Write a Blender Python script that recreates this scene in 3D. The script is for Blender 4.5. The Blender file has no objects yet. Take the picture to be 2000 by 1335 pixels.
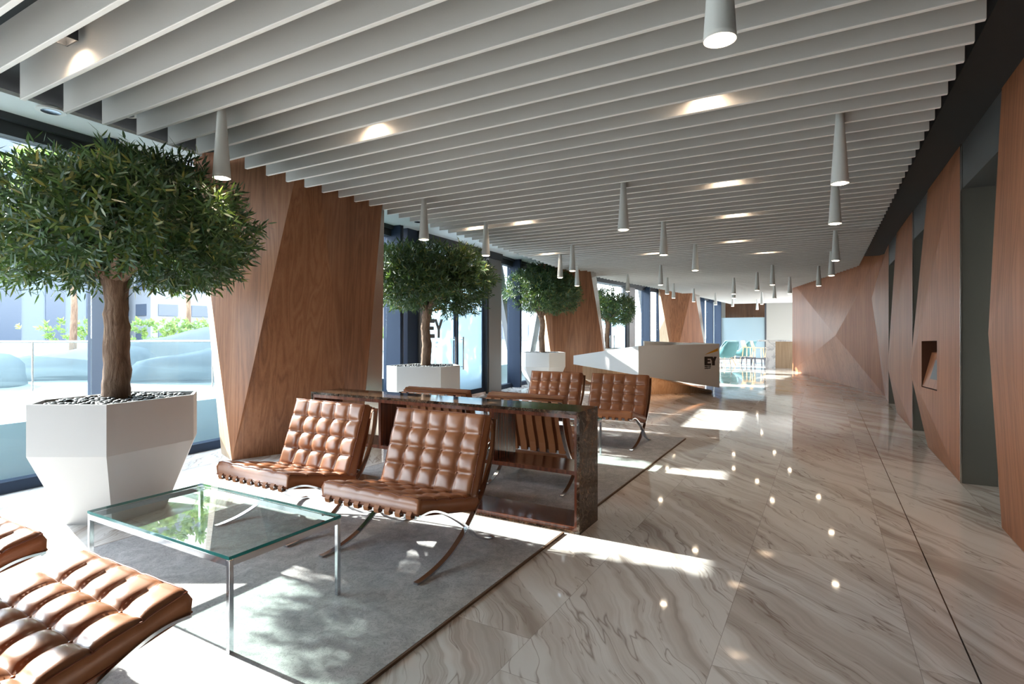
import bpy, math, random
from mathutils import Vector, Matrix
random.seed(7)
D = bpy.data; SC = bpy.context.scene; COL = SC.collection
# ------------------------------------------------------------------ surveying helpers
F = 1075.; HC = 1.4; HY = 650.; TH = math.atan(610/1075.); SN, CS = math.sin(TH), math.cos(TH)
def G(u, v, z=0.):
    d = F*(HC-z)/(v-HY); l = (u-1000)/F*d
    return Vector((-SN*d+CS*l, CS*d+SN*l, z))
def onplane(u, v, p, q):
    l = (u-1000)/F; rx = -SN+CS*l; ry = CS+SN*l
    nx, ny = q[1]-p[1], -(q[0]-p[0]); d = (nx*p[0]+ny*p[1])/(nx*rx+ny*ry)
    return Vector((rx*d, ry*d, HC-(v-HY)*d/F))
def at_x(u, x):
    l = (u-1000)/F; rx = -SN+CS*l; ry = CS+SN*l
    return ry*x/rx
# ------------------------------------------------------------------ mesh builder
class MB:
    def __init__(s): s.v = []; s.f = []
    def poly(s, pts):
        n = len(s.v); s.v += [tuple(p) for p in pts]; s.f.append(tuple(range(n, n+len(pts)))); return s
    def raw(s, vs, fs):
        n = len(s.v); s.v += [tuple(p) for p in vs]; s.f += [tuple(i+n for i in f) for f in fs]; return s
    def box(s, x0, x1, y0, y1, z0, z1):
        return s.raw([(x0,y0,z0),(x1,y0,z0),(x1,y1,z0),(x0,y1,z0),(x0,y0,z1),(x1,y0,z1),(x1,y1,z1),(x0,y1,z1)],
            [(0,3,2,1),(4,5,6,7),(0,1,5,4),(1,2,6,5),(2,3,7,6),(3,0,4,7)])
    def prism(s, ring, z0, z1):      # ring of (x,y) counter-clockwise
        n = len(ring)
        return s.loft([[(x,y,z0) for x,y in ring],[(x,y,z1) for x,y in ring]])
    def loft(s, rings, cap=True, closed=True):
        n = len(rings[0]); b = len(s.v)
        for r in rings: s.v += [tuple(p) for p in r]
        for k in range(len(rings)-1):
            for i in range(n if closed else n-1):
                j = (i+1) % n
                s.f.append((b+k*n+i, b+k*n+j, b+(k+1)*n+j, b+(k+1)*n+i))
        if cap:
            s.f.append(tuple(b+i for i in range(n-1,-1,-1))); m = b+(len(rings)-1)*n
            s.f.append(tuple(m+i for i in range(n)))
        return s
    def tube(s, pts, r, n=8, cap=True):
        pts = [Vector(p) for p in pts]; rings = []
        rr = r if isinstance(r, (list,tuple)) else [r]*len(pts)
        up = None
        for i, p in enumerate(pts):
            t = (pts[min(i+1,len(pts)-1)]-pts[max(i-1,0)]).normalized()
            if up is None: up = Vector((0,0,1)) if abs(t.z) < .9 else Vector((1,0,0))
            a = t.cross(up).normalized(); up = a.cross(t).normalized()
            rings.append([p+(a*math.cos(2*math.pi*k/n)+up*math.sin(2*math.pi*k/n))*rr[i] for k in range(n)])
        return s.loft(rings, cap)
    def lathe(s, prof, c=(0,0,0), n=24):
        rings = [[(c[0]+r*math.cos(2*math.pi*k/n), c[1]+r*math.sin(2*math.pi*k/n), c[2]+z) for k in range(n)] for r, z in prof]
        return s.loft(rings)
    def bar(s, prof, x, w, t):       # flat bar following a curve in the y-z plane
        rings = []
        for i, (y, z) in enumerate(prof):
            a = prof[max(i-1,0)]; b = prof[min(i+1,len(prof)-1)]
            dy, dz = b[0]-a[0], b[1]-a[1]; L = math.hypot(dy,dz); ny, nz = -dz/L*t/2, dy/L*t/2
            rings.append([(x-w/2,y-ny,z-nz),(x+w/2,y-ny,z-nz),(x+w/2,y+ny,z+nz),(x-w/2,y+ny,z+nz)])
        return s.loft(rings)
    def blob(s, c, r, rot=0, seg=6):
        rings = []
        for i in range(1, 4):
            a = math.pi*i/4
            rings.append([(c[0]+math.sin(a)*(r[0]*math.cos(t)*math.cos(rot)-r[1]*math.sin(t)*math.sin(rot)),
                           c[1]+math.sin(a)*(r[0]*math.cos(t)*math.sin(rot)+r[1]*math.sin(t)*math.cos(rot)),
                           c[2]-math.cos(a)*r[2]) for t in [2*math.pi*k/seg for k in range(seg)]])
        return s.loft(rings)
    def build(s, name, mat, parent=None, smooth=False, world=False, bevel=0):
        off = Vector((0,0,0))
        if parent is not None and world:
            off = parent.location.copy()
            if parent.parent: off += parent.parent.location
        m = D.meshes.new(name)
        m.from_pydata([tuple(Vector(v)-off) for v in s.v], [], s.f)
        m.update()
        if smooth: m.polygons.foreach_set('use_smooth', [True]*len(m.polygons))
        m.materials.append(mat)
        o = D.objects.new(name, m); COL.objects.link(o)
        if parent is not None: o.parent = parent
        if bevel:
            b = o.modifiers.new('bevel', 'BEVEL'); b.width = bevel; b.segments = 2; b.limit_method = 'ANGLE'
        return o
def tag(o, label, cat, group=None, kind=None):
    if label: o['label'] = label
    if cat: o['category'] = cat
    if group: o['group'] = group
    if kind: o['kind'] = kind
    return o
def thing(name, label, cat, loc=(0,0,0), rz=0, group=None):
    o = D.objects.new(name, None); COL.objects.link(o); o.empty_display_size = .1
    o.location = loc; o.rotation_euler = (0,0,rz)
    return tag(o, label, cat, group)
def struct_empty(name, loc=(0,0,0)):
    o = D.objects.new(name, None); COL.objects.link(o); o.location = loc; o['kind'] = 'structure'; return o
def copy_tree(o, loc, rz, label, group=None):
    def cp(x, par):
        c = x.copy(); COL.objects.link(c); c.parent = par
        for ch in x.children: cp(ch, c)
        return c
    r = cp(o, None); r.location = loc; r.rotation_euler = (0,0,rz); r['label'] = label
    if group: r['group'] = group
    return r
# ------------------------------------------------------------------ materials
class NT:
    def __init__(s, name):
        s.m = D.materials.new(name); s.m.use_nodes = True; s.t = s.m.node_tree; s.t.nodes.clear()
        s.out = s.n('ShaderNodeOutputMaterial')
    def n(s, typ, **k):
        x = s.t.nodes.new(typ)
        for a, b in k.items(): setattr(x, a, b)
        return x
    def l(s, a, b): s.t.links.new(a, b)
    def math(s, op, a, b=None, c=None):
        x = s.n('ShaderNodeMath', operation=op)
        for i, q in enumerate((a,b,c)):
            if q is None: continue
            if isinstance(q, (int,float)): x.inputs[i].default_value = q
            else: s.l(q, x.inputs[i])
        return x.outputs[0]
    def ramp(s, fac, stops):
        r = s.n('ShaderNodeValToRGB'); e = r.color_ramp.elements
        while len(e) < len(stops): e.new(.5)
        for i, (p, c) in enumerate(stops): e[i].position = p; e[i].color = (*c, 1)
        s.l(fac, r.inputs[0]); return r.outputs[0]
    def mix(s, fac, a, b, mode='MIX'):
        x = s.n('ShaderNodeMix', data_type='RGBA', blend_type=mode)
        for i, q in ((0,fac),(6,a),(7,b)):
            if isinstance(q, (int,float)): x.inputs[i].default_value = q
            elif isinstance(q, tuple): x.inputs[i].default_value = (*q,1)
            else: s.l(q, x.inputs[i])
        return x.outputs[2]
    def noise(s, vec, scale, detail=4, rough=.5, dist=0):
        x = s.n('ShaderNodeTexNoise'); x.inputs['Scale'].default_value = scale; x.inputs['Detail'].default_value = detail
        x.inputs['Roughness'].default_value = rough; x.inputs['Distortion'].default_value = dist
        if vec is not None: s.l(vec, x.inputs['Vector'])
        return x.outputs['Fac']
    def coord(s, which='Object'): return s.n('ShaderNodeTexCoord').outputs[which]
    def mapping(s, vec, scale=(1,1,1), rot=(0,0,0), loc=(0,0,0)):
        m = s.n('ShaderNodeMapping'); m.inputs['Scale'].default_value = scale; m.inputs['Rotation'].default_value = rot
        m.inputs['Location'].default_value = loc; s.l(vec, m.inputs['Vector']); return m.outputs[0]
    def pbsdf(s, color=(.5,.5,.5), rough=.5, metal=0, coat=0, coat_r=.1, bump=None, bstr=.2, bdist=.01, emit=None, es=0, trans=0, ior=1.45, spec=None, alpha=None):
        b = s.n('ShaderNodeBsdfPrincipled')
        if isinstance(color, tuple): b.inputs['Base Color'].default_value = (*color,1)
        else: s.l(color, b.inputs['Base Color'])
        if isinstance(rough, (int,float)): b.inputs['Roughness'].default_value = rough
        else: s.l(rough, b.inputs['Roughness'])
        b.inputs['Metallic'].default_value = metal; b.inputs['Coat Weight'].default_value = coat; b.inputs['Coat Roughness'].default_value = coat_r
        b.inputs['IOR'].default_value = ior; b.inputs['Transmission Weight'].default_value = trans
        if spec is not None: b.inputs['Specular IOR Level'].default_value = spec
        if emit: b.inputs['Emission Color'].default_value = (*emit,1); b.inputs['Emission Strength'].default_value = es
        if bump is not None:
            n = s.n('ShaderNodeBump'); n.inputs['Strength'].default_value = bstr; n.inputs['Distance'].default_value = bdist
            s.l(bump, n.inputs['Height']); s.l(n.outputs[0], b.inputs['Normal'])
        s.l(b.outputs[0], s.out.inputs[0]); return s.m
def plain(name, color, rough=.5, **k): return NT(name).pbsdf(color, rough, **k)
def wood(name, dark, mid, light, rough=.3, coat=.3, rot=(0,0,0), scale=1.0, spec=.5):
    t = NT(name); c = t.coord()
    m = t.mapping(c, (6*scale,6*scale,.20*scale), rot)
    a = t.noise(m, 1.0, 2, .5, .5)
    rings = t.math('FRACT', t.math('MULTIPLY', a, 9.0))
    rings = t.math('ABSOLUTE', t.math('SUBTRACT', rings, .5))
    fine = t.noise(t.mapping(c, (160*scale,160*scale,3*scale), rot), 1.0, 2, .6)
    leaf = t.noise(t.mapping(c, (2.2*scale,2.2*scale,.05*scale), rot), 1.0, 1)
    f = t.math('ADD', t.math('MULTIPLY', rings, .55), t.math('MULTIPLY', fine, .45))
    f = t.math('ADD', f, t.math('MULTIPLY', t.math('SUBTRACT', leaf, .5), .55))
    col = t.ramp(f, [(.12,dark),(.42,mid),(.75,light)])
    return t.pbsdf(col, rough, coat=coat, coat_r=.22, spec=spec, bump=fine, bstr=.04, bdist=.002)
M = {}
M['veneer'] = wood('walnut veneer', (.17,.068,.032), (.28,.120,.058), (.37,.175,.088), .38, .15)
M['veneer_r'] = wood('walnut veneer wall', (.20,.072,.032), (.31,.120,.055), (.38,.160,.078), .50, .04, spec=.3)
M['oak'] = wood('pale oak', (.38,.25,.15), (.50,.35,.225), (.60,.44,.30), .45, .0)
M['mahogany'] = wood('mahogany', (.07,.018,.010), (.15,.042,.020), (.23,.075,.036), .16, .8, rot=(0,math.radians(90),0))
M['white'] = plain('white lacquer', (.78,.77,.75), .35)
M['pot'] = plain('white planter lacquer', (.50,.495,.49), .38)
M['desk'] = plain('white desk surface', (.78,.77,.765), .4)
M['chrome'] = plain('polished chrome', (.66,.69,.74), .10, metal=1)
M['steel'] = NT('brushed steel'); _t = M['steel']; _c = _t.noise(_t.mapping(_t.coord(), (2,2,220)), 1, 2)
M['steel'] = _t.pbsdf((.23,.22,.195), .36, metal=.85, bump=_c, bstr=.03, bdist=.001)
M['steel_light'] = plain('satin steel edge', (.62,.58,.54), .22, metal=1)
M['header'] = plain('grey steel portal header', (.13,.137,.14), .4, metal=.5)
M['frame'] = plain('blue grey window frame', (.024,.036,.062), .6, spec=.2)
M['framedark'] = plain('dark window gasket', (.035,.038,.045), .5)
M['framegrey'] = plain('grey jamb', (.20,.195,.20), .45, metal=.2)
M['void'] = plain('dark ceiling paint', (.022,.024,.026), .8)
M['soffit'] = plain('pale soffit', (.70,.73,.74), .6)
M['wallpaint'] = plain('warm off white wall', (.28,.272,.25), .75)
M['bark'] = None
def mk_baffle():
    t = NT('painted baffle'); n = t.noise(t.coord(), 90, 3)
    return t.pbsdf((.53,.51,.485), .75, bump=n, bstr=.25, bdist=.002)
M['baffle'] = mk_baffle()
M['bladebounce'] = plain('blade underside with painted bounce light', (.80,.785,.76), .6)  # lighter baffle underside: light bounced off the floor put into the colour
def mk_leather():
    t = NT('tan leather'); c = t.coord(); n = t.noise(c, 260, 3, .6); g = t.noise(c, 5, 3)
    col = t.ramp(g, [(.3,(.27,.098,.040)),(.7,(.35,.138,.060))])
    return t.pbsdf(col, .33, coat=.25, coat_r=.25, bump=n, bstr=.10, bdist=.001)
M['leather'] = mk_leather()
M['piping'] = plain('dark leather piping', (.20,.055,.022), .4)
M['strap'] = plain('saddle leather strap', (.36,.135,.05), .5)
def mk_marble():
    t = NT('polished veined marble'); co = t.coord()
    sx = t.n('ShaderNodeSeparateXYZ'); t.l(co, sx.inputs[0])
    fx = t.math('DIVIDE', t.math('ADD', sx.outputs[0], 1.175+7.6), .76)
    ix = t.math('FLOOR', fx)
    sh = t.n('ShaderNodeTexWhiteNoise', noise_dimensions='1D'); t.l(ix, sh.inputs['W'])
    fy = t.math('ADD', t.math('DIVIDE', t.math('ADD', sx.outputs[1], 30), 1.5), sh.outputs['Value'])
    iy = t.math('FLOOR', fy)
    cb = t.n('ShaderNodeCombineXYZ'); t.l(ix, cb.inputs[0]); t.l(iy, cb.inputs[1])
    wn = t.n('ShaderNodeTexWhiteNoise', noise_dimensions='3D'); t.l(cb.outputs[0], wn.inputs['Vector'])
    ang = t.math('ADD', math.radians(52), t.math('MULTIPLY', t.math('SUBTRACT', wn.outputs['Value'], .5), .30))
    vr = t.n('ShaderNodeVectorRotate', rotation_type='Z_AXIS'); t.l(co, vr.inputs['Vector']); t.l(ang, vr.inputs['Angle'])
    off = t.n('ShaderNodeVectorMath', operation='SCALE'); t.l(wn.outputs['Color'], off.inputs[0]); off.inputs['Scale'].default_value = 6
    ad = t.n('ShaderNodeVectorMath', operation='ADD'); t.l(vr.outputs[0], ad.inputs[0]); t.l(off.outputs[0], ad.inputs[1])
    v = ad.outputs[0]
    warp = t.noise(v, 1.6, 3)
    wv = t.n('ShaderNodeVectorMath', operation='ADD'); wc = t.n('ShaderNodeCombineXYZ')
    t.l(t.math('MULTIPLY', t.math('SUBTRACT', warp, .5), .30), wc.inputs[1]); t.l(v, wv.inputs[0]); t.l(wc.outputs[0], wv.inputs[1])
    v2 = wv.outputs[0]
    broad = t.noise(t.mapping(v2, (.22,3.6,1)), 1, 5, .60)
    fine = t.noise(t.mapping(v2, (.40,15,1)), 1, 4, .62)
    crack = t.math('ABSOLUTE', t.math('SUBTRACT', t.noise(t.mapping(v2, (.28,2.4,1)), 1, 4, .55), .5))
    crack2 = t.math('ABSOLUTE', t.math('SUBTRACT', t.noise(t.mapping(v2, (.5,4.5,1), loc=(3,7,0)), 1, 4, .6), .52))
    zone = t.noise(v, .9, 2)
    base = t.ramp(broad, [(.30,(.44,.38,.335)),(.42,(.60,.55,.51)),(.50,(.74,.71,.68)),(.8,(.80,.775,.75))])
    fr = t.ramp(fine, [(.36,(.60,.54,.50)),(.49,(1,1,1))])
    base = t.mix(t.math('MULTIPLY', t.ramp(zone, [(.35,(0,0,0)),(.6,(1,1,1))]), .85), base, t.mix(1.0, base, fr, 'MULTIPLY'))
    base = t.mix(t.ramp(crack, [(0,(.7,.7,.7)),(.005,(0,0,0))]), base, (.22,.16,.13))
    base = t.mix(t.ramp(crack2, [(0,(.5,.5,.5)),(.006,(0,0,0))]), base, (.28,.21,.17))
    base = t.mix(t.math('MULTIPLY', t.math('SUBTRACT', wn.outputs['Value'], .3), .12), base, (.45,.39,.35))
    jx = t.math('LESS_THAN', t.math('FRACT', fx), .004); jy = t.math('LESS_THAN', t.math('FRACT', fy), .002)
    base = t.mix(t.math('MULTIPLY', t.math('MAXIMUM', jx, jy), .6), base, (.25,.21,.19))
    jd = t.math('LESS_THAN', t.math('ABSOLUTE', t.math('SUBTRACT', sx.outputs[0], .545)), .0035)
    base = t.mix(jd, base, (.05,.04,.035))
    return t.pbsdf(base, .045, spec=.55)
M['marble'] = mk_marble()
def mk_emp():
    t = NT('dark brown marble'); c = t.coord()
    n = t.noise(t.mapping(c, (1,1,1)), 7, 8, .65, 1.2); w = t.math('ABSOLUTE', t.math('SUBTRACT', t.noise(c, 9, 7, .7, 1.5), .5))
    col = t.ramp(n, [(.34,(.010,.008,.007)),(.50,(.035,.020,.013)),(.62,(.11,.055,.028)),(.74,(.24,.16,.10))])
    col = t.mix(t.ramp(w, [(0,(.7,.7,.7)),(.010,(0,0,0))]), col, (.38,.30,.22))
    return t.pbsdf(col, .07, spec=.6)
M['emperador'] = mk_emp()
def mk_rug():
    t = NT('grey woven rug'); c = t.coord()
    a = t.noise(c, 7, 7, .7, 1.0); b = t.noise(c, 420, 2, .6); cr = t.math('ABSOLUTE', t.math('SUBTRACT', t.noise(c, 16, 5, .7, 2.0), .5))
    col = t.ramp(a, [(.35,(.34,.325,.325)),(.62,(.56,.535,.535))])
    col = t.mix(t.ramp(cr, [(0,(.8,.8,.8)),(.025,(0,0,0))]), col, (.15,.14,.145))
    col = t.mix(.25, col, t.ramp(b, [(.3,(.2,.2,.2)),(.7,(.7,.7,.7))]))
    return t.pbsdf(col, .95, bump=b, bstr=.5, bdist=.004, spec=.15)
M['rug'] = mk_rug()
M['rugedge'] = plain('brown rug binding', (.16,.10,.065), .8)
def mk_bark():
    t = NT('olive bark'); c = t.coord()
    n = t.noise(t.mapping(c, (14,14,3)), 1, 6, .7, .8); b = t.noise(t.mapping(c, (40,40,7)), 1, 4, .6)
    col = t.ramp(n, [(.3,(.09,.05,.032)),(.5,(.22,.135,.09)),(.7,(.36,.24,.165))])
    return t.pbsdf(col, .9, bump=t.math('ADD', n, b), bstr=1.0, bdist=.02)
M['bark'] = mk_bark()
def mk_leaf(name, cols, tr=.35):
    t = NT(name); g = t.n('ShaderNodeNewGeometry')
    col = t.ramp(g.outputs['Random Per Island'], cols)
    b = t.n('ShaderNodeBsdfPrincipled'); t.l(col, b.inputs['Base Color']); b.inputs['Roughness'].default_value = .42
    tr_ = t.n('ShaderNodeBsdfTranslucent'); t.l(t.mix(.5, col, (.25,.38,.05)), tr_.inputs[0])
    mx = t.n('ShaderNodeMixShader'); mx.inputs[0].default_value = tr; t.l(b.outputs[0], mx.inputs[1]); t.l(tr_.outputs[0], mx.inputs[2])
    t.l(mx.outputs[0], t.out.inputs[0]); return t.m
M['leaf'] = mk_leaf('olive leaves', [(0,(.012,.040,.024)),(.5,(.025,.075,.036)),(.85,(.055,.115,.04)),(1,(.22,.20,.05))], .22)
M['leaf_out'] = mk_leaf('street tree leaves', [(0,(.12,.22,.08)),(.6,(.25,.36,.12)),(1,(.42,.45,.18))], .5)
M['pebble'] = NT('black pebbles'); _t = M['pebble']; _g = _t.n('ShaderNodeNewGeometry')
M['pebble'] = _t.pbsdf(_t.ramp(_g.outputs['Random Per Island'], [(0,(.006,.006,.007)),(.8,(.022,.023,.025)),(1,(.09,.09,.09))]), .5)
def mk_glass(name, tint=(.93,.97,.97), refl=.06, rough=0):
    t = NT(name); tr = t.n('ShaderNodeBsdfTransparent'); tr.inputs[0].default_value = (*tint,1)
    gl = t.n('ShaderNodeBsdfGlossy'); gl.inputs['Roughness'].default_value = rough; fr = t.n('ShaderNodeFresnel'); fr.inputs[0].default_value = 1.45; ge = t.n('ShaderNodeNewGeometry')
    mx = t.n('ShaderNodeMixShader'); t.l(t.math('MULTIPLY', fr.outputs[0], t.math('SUBTRACT', 1.0, ge.outputs['Backfacing'])), mx.inputs[0]); t.l(tr.outputs[0], mx.inputs[1]); t.l(gl.outputs[0], mx.inputs[2])
    t.l(mx.outputs[0], t.out.inputs[0]); return t.m
M['glass'] = mk_glass('window glass')
M['tableglass'] = mk_glass('clear table glass', (.86,.95,.93))
M['glassedge'] = plain('green glass edge', (.0,.16,.15), .08, spec=.8, emit=None)
def mk_film(name, col, a):
    t = NT(name); tr = t.n('ShaderNodeBsdfTransparent'); tr.inputs[0].default_value = (.85,.95,1,1)
    d = t.n('ShaderNodeBsdfDiffuse'); d.inputs[0].default_value = (*col,1); tl = t.n('ShaderNodeBsdfTranslucent'); tl.inputs[0].default_value = (*col,1)
    m1 = t.n('ShaderNodeMixShader'); m1.inputs[0].default_value = .55; t.l(d.outputs[0], m1.inputs[1]); t.l(tl.outputs[0], m1.inputs[2])
    m2 = t.n('ShaderNodeMixShader'); m2.inputs[0].default_value = a; t.l(tr.outputs[0], m2.inputs[1]); t.l(m1.outputs[0], m2.inputs[2])
    t.l(m2.outputs[0], t.out.inputs[0]); return t.m
M['frost'] = mk_film('frosted door glass', (.50,.62,.67), .82)
M['wrap'] = mk_film('plastic dust sheet', (.16,.18,.195), .7)
M['lamp'] = NT('lamp aperture'); M['lamp'] = M['lamp'].pbsdf((.9,.8,.7), .5, emit=(1,.80,.58), es=14)
M['pendant'] = plain('pale grey pendant shade', (.56,.575,.56), .45)
M['black'] = plain('black print', (.008,.008,.009), .4)
M['yellow'] = plain('yellow print', (.75,.36,.01), .4)
M['grey'] = plain('dark grey print', (.10,.11,.12), .4)
M['teal'] = plain('teal upholstery', (.06,.17,.185), .8)
M['tealpale'] = plain('pale teal shell', (.28,.40,.42), .5)
M['pink'] = plain('pink cushion fabric', (.42,.09,.15), .85)
M['peach'] = plain('peach cushion fabric', (.70,.38,.32), .85)
M['navy'] = plain('navy leg socks', (.03,.035,.055), .5)
M['ply'] = plain('bent plywood', (.68,.45,.26), .45)
M['carrara'] = NT('white marble'); _t = M['carrara']; _n = _t.noise(_t.coord(), 3, 6, .7, 2)
M['carrara'] = _t.pbsdf(_t.ramp(_n, [(.42,(.55,.55,.56)),(.52,(.84,.83,.82))]), .1)
M['terrace'] = plain('pale terrace paving', (.085,.10,.10), .7)
M['upstand'] = plain('blue grey terrace upstand', (.30,.40,.46), .4)
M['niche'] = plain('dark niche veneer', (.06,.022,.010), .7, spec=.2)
M['screen'] = plain('black screen glass', (.01,.01,.012), .45)
# ------------------------------------------------------------------ camera, sun, sky
cam = D.cameras.new('camera'); co = D.objects.new('camera', cam); COL.objects.link(co)
cam.sensor_width = 36; cam.lens = 36*F/2000; cam.shift_y = -(HY-667.5)/2000.*-1 * -1 if False else (HY-667.5)/2000.
co.location = (0,0,HC); co.rotation_euler = (math.radians(90), 0, TH); cam.clip_end = 500
SC.camera = co
SC.view_settings.view_transform = 'Standard'; SC.view_settings.look = 'None'; SC.view_settings.gamma = 1
SC.view_settings.exposure = 1.58
sun = D.lights.new('sun', 'SUN'); sun.energy = 8.5; sun.angle = math.radians(.6); sun.color = (1,.95,.88)
so = D.objects.new('sun', sun); COL.objects.link(so); so.location = (-12,0,8)
_dir = Vector((math.cos(math.radians(.8)), math.sin(math.radians(.8)), -.536)).normalized()
so.rotation_euler = _dir.to_track_quat('-Z', 'Y').to_euler()
w = D.worlds.new('world'); SC.world = w; w.use_nodes = True; nt = w.node_tree; nt.nodes.clear()
wo = nt.nodes.new('ShaderNodeOutputWorld'); bg = nt.nodes.new('ShaderNodeBackground'); nt.links.new(bg.outputs[0], wo.inputs[0])
tc = nt.nodes.new('ShaderNodeTexCoord'); sp = nt.nodes.new('ShaderNodeSeparateXYZ'); rp = nt.nodes.new('ShaderNodeValToRGB')
nt.links.new(tc.outputs['Generated'], sp.inputs[0]); nt.links.new(sp.outputs[2], rp.inputs[0]); nt.links.new(rp.outputs[0], bg.inputs[0])
rp.color_ramp.elements[0].position = 0; rp.color_ramp.elements[0].color = (.96,.975,1,1)
rp.color_ramp.elements[1].position = .7; rp.color_ramp.elements[1].color = (.70,.82,1,1)
bg.inputs[1].default_value = 5.0
# ------------------------------------------------------------------ room shell
XF = [(-8,-5.6),(2,-6.25),(4.2,-6.5),(7.5,-6.79),(10.4,-6.92),(12.5,-7.12),(14.2,-7.2),(17.6,-6.95),(20.4,-6.65),(23.7,-6.2),(29.3,-5.64),(32.6,-5.3)]
def interp(tab, y):
    if y <= tab[0][0]: return tab[0][1]
    for (a,b),(c,d) in zip(tab, tab[1:]):
        if y <= c: return b+(d-b)*(y-a)/(c-a)
    return tab[-1][1]
def xf(y): return interp(XF, y)
YE = 32.6
fl = MB().box(-7.3, 3.2, -7, YE+4, -.2, 0).build('floor', M['marble']); fl['kind'] = 'structure'
_b = MB(); _ys = [-7+i*1.6 for i in range(25)]+[YE+4]
for _a, _c in zip(_ys, _ys[1:]):
    _b.raw([(xf(_a)-.2,_a,3.45),(3.2,_a,3.45),(3.2,_c,3.45),(xf(_c)-.2,_c,3.45),(xf(_a)-.2,_a,3.55),(3.2,_a,3.55),(3.2,_c,3.55),(xf(_c)-.2,_c,3.55)], [(0,3,2,1),(4,5,6,7),(0,1,5,4),(1,2,6,5),(2,3,7,6),(3,0,4,7)])
cl = _b.build('ceiling', M['void']); cl['kind'] = 'structure'
# lowered dark ceiling strip in front of the lift wall
s = MB().box(.80, 1.9, -7, 15.0, 3.16, 3.5).build('ceiling_drop', M['void']); s['kind'] = 'structure'; s.name = 'trim_1'
# right wall behind the panels
wr = MB().box(1.62, 1.8, -7, 14.9, 0, 3.5).build('wall_right', M['void']); wr['kind'] = 'structure'
# far walls
b = MB(); b.box(-2.72, 3.0, YE, YE+.15, 0, 3.5); wb = b.build('wall_back', M['wallpaint']); wb['kind'] = 'structure'
b = MB(); b.prism([(-1.04,23.22),(2.9,23.22),(2.9,23.05),(-.98,23.1)][::-1], 0, 3.5); wk = MB().box(-5.6, 3.2, -7.2, -7, 0, 3.5).build('wall_rear', M['wallpaint']); wk['kind'] = 'structure'
wq = b.build('wall_far', M['wallpaint']); wq['kind'] = 'structure'
# ------------------------------------------------------------------ soffit along the glazing
def strip(y0, y1, n, fa, fb, z, name, mat, th=.03):
    b = MB()
    ys = [y0+(y1-y0)*i/n for i in range(n+1)]
    for a, c in zip(ys, ys[1:]):
        b.raw([(fa(a),a,z),(fb(a),a,z),(fb(c),c,z),(fa(c),c,z),(fa(a),a,z+th),(fb(a),a,z+th),(fb(c),c,z+th),(fa(c),c,z+th)],
              [(0,3,2,1),(4,5,6,7),(0,1,5,4),(1,2,6,5),(2,3,7,6),(3,0,4,7)])
    o = b.build(name, mat); return o
o = strip(-7, 3.5, 6, lambda y: xf(y)-.15, lambda y: interp([(-7,-5.0),(1.78,-5.64),(3.66,-5.83)], y), 3.3, 'trim_2', M['soffit']); o['kind'] = 'structure'
o = strip(5.0, YE, 24, lambda y: xf(y)-.15, lambda y: interp([(5,-4.7),(32,-3.5)], y), 3.3, 'trim_3', M['soffit']); o['kind'] = 'structure'
# round soffit downlights
k = 0
for y, x in [(2.14,-5.73),(2.68,-5.66),(7.35,-6.0),(9.6,-6.15),(11.4,-6.3),(13.3,-6.4)]:
    lab = ['round recessed downlight in the white soffit over the nearest tree, beside the blind slot',
           'round white recessed fitting in the dark ceiling edge between the nearest white baffles',
           'small round downlight in the soffit just past the first wooden column',
           'small round downlight in the soffit above the frosted double doors',
           'small round downlight in the soffit right of the nearer frosted doors',
           'small round downlight in the soffit before the second wooden column'][k]
    t = thing('round_downlight', lab, 'ceiling light', (x,y,3.435 if k == 1 else 3.285), 0, 'round downlights in the soffit by the glazing')
    MB().lathe([(.105,0),(.105,.014),(.075,.014),(.07,.004)][:2], n=24).build('trim_ring', M['white'], t)
    MB().lathe([(.07,-.004),(.07,.0)], n=20).build('reflector', M['chrome'], t)
    k += 1
# ------------------------------------------------------------------ glazed facade
def facade_frame(y0, y1): 
    p = Vector((xf(y0), y0, 0)); q = Vector((xf(y1), y1, 0)); t = (q-p).normalized(); n = Vector((t.y,-t.x,0))   # n points into the room (+x)
    return p, q, t, n
def obox(b, p, t, n, a0, a1, n0, n1, z0, z1):
    P = [p+t*a+n*c for a, c in ((a0,n0),(a1,n0),(a1,n1),(a0,n1))]
    b.loft([[(q.x,q.y,z0) for q in P],[(q.x,q.y,z1) for q in P]])
wn = 0
def window_bay(y0, y1, mull=True, ztop=3.12, deep=.30):
    global wn; wn += 1
    p, q, t, n = facade_frame(y0, y1); L = (q-p).length
    e = struct_empty('window_%d' % wn, p)
    b = MB(); obox(b, p, t, n, .03, L-.03, -.01, .012, .10, ztop); b.build('glass_pane', M['glass'], e, world=True)
    b = MB(); obox(b, p, t, n, 0, L, -.05, .10, ztop, 3.30); obox(b, p, t, n, 0, L, -.05, .16, 3.24, 3.30); b.build('head_rail', M['framedark'], e, world=True)
    b = MB(); obox(b, p, t, n, 0, L, -.06, .07, 0, .10); b.build('sill_rail', M['frame'], e, world=True)
    if mull:
        b = MB(); obox(b, q, t, n, -.03, .03, -.06, deep, 0, 3.3); b.build('mullion', M['frame'], e, world=True)
        b = MB(); obox(b, q, t, n, .03, .05, -.06, deep+.01, 0, 3.3); b.build('mullion_edge', M['framedark'], e, world=True)
for a, c in [(-6.9,-5.0),(-5.0,-3.1),(-3.1,-1.2),(-1.2,.75),(.75,2.72),(2.72,4.7),(4.7,6.0),(6.0,7.45)]: window_bay(a, c)
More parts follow.
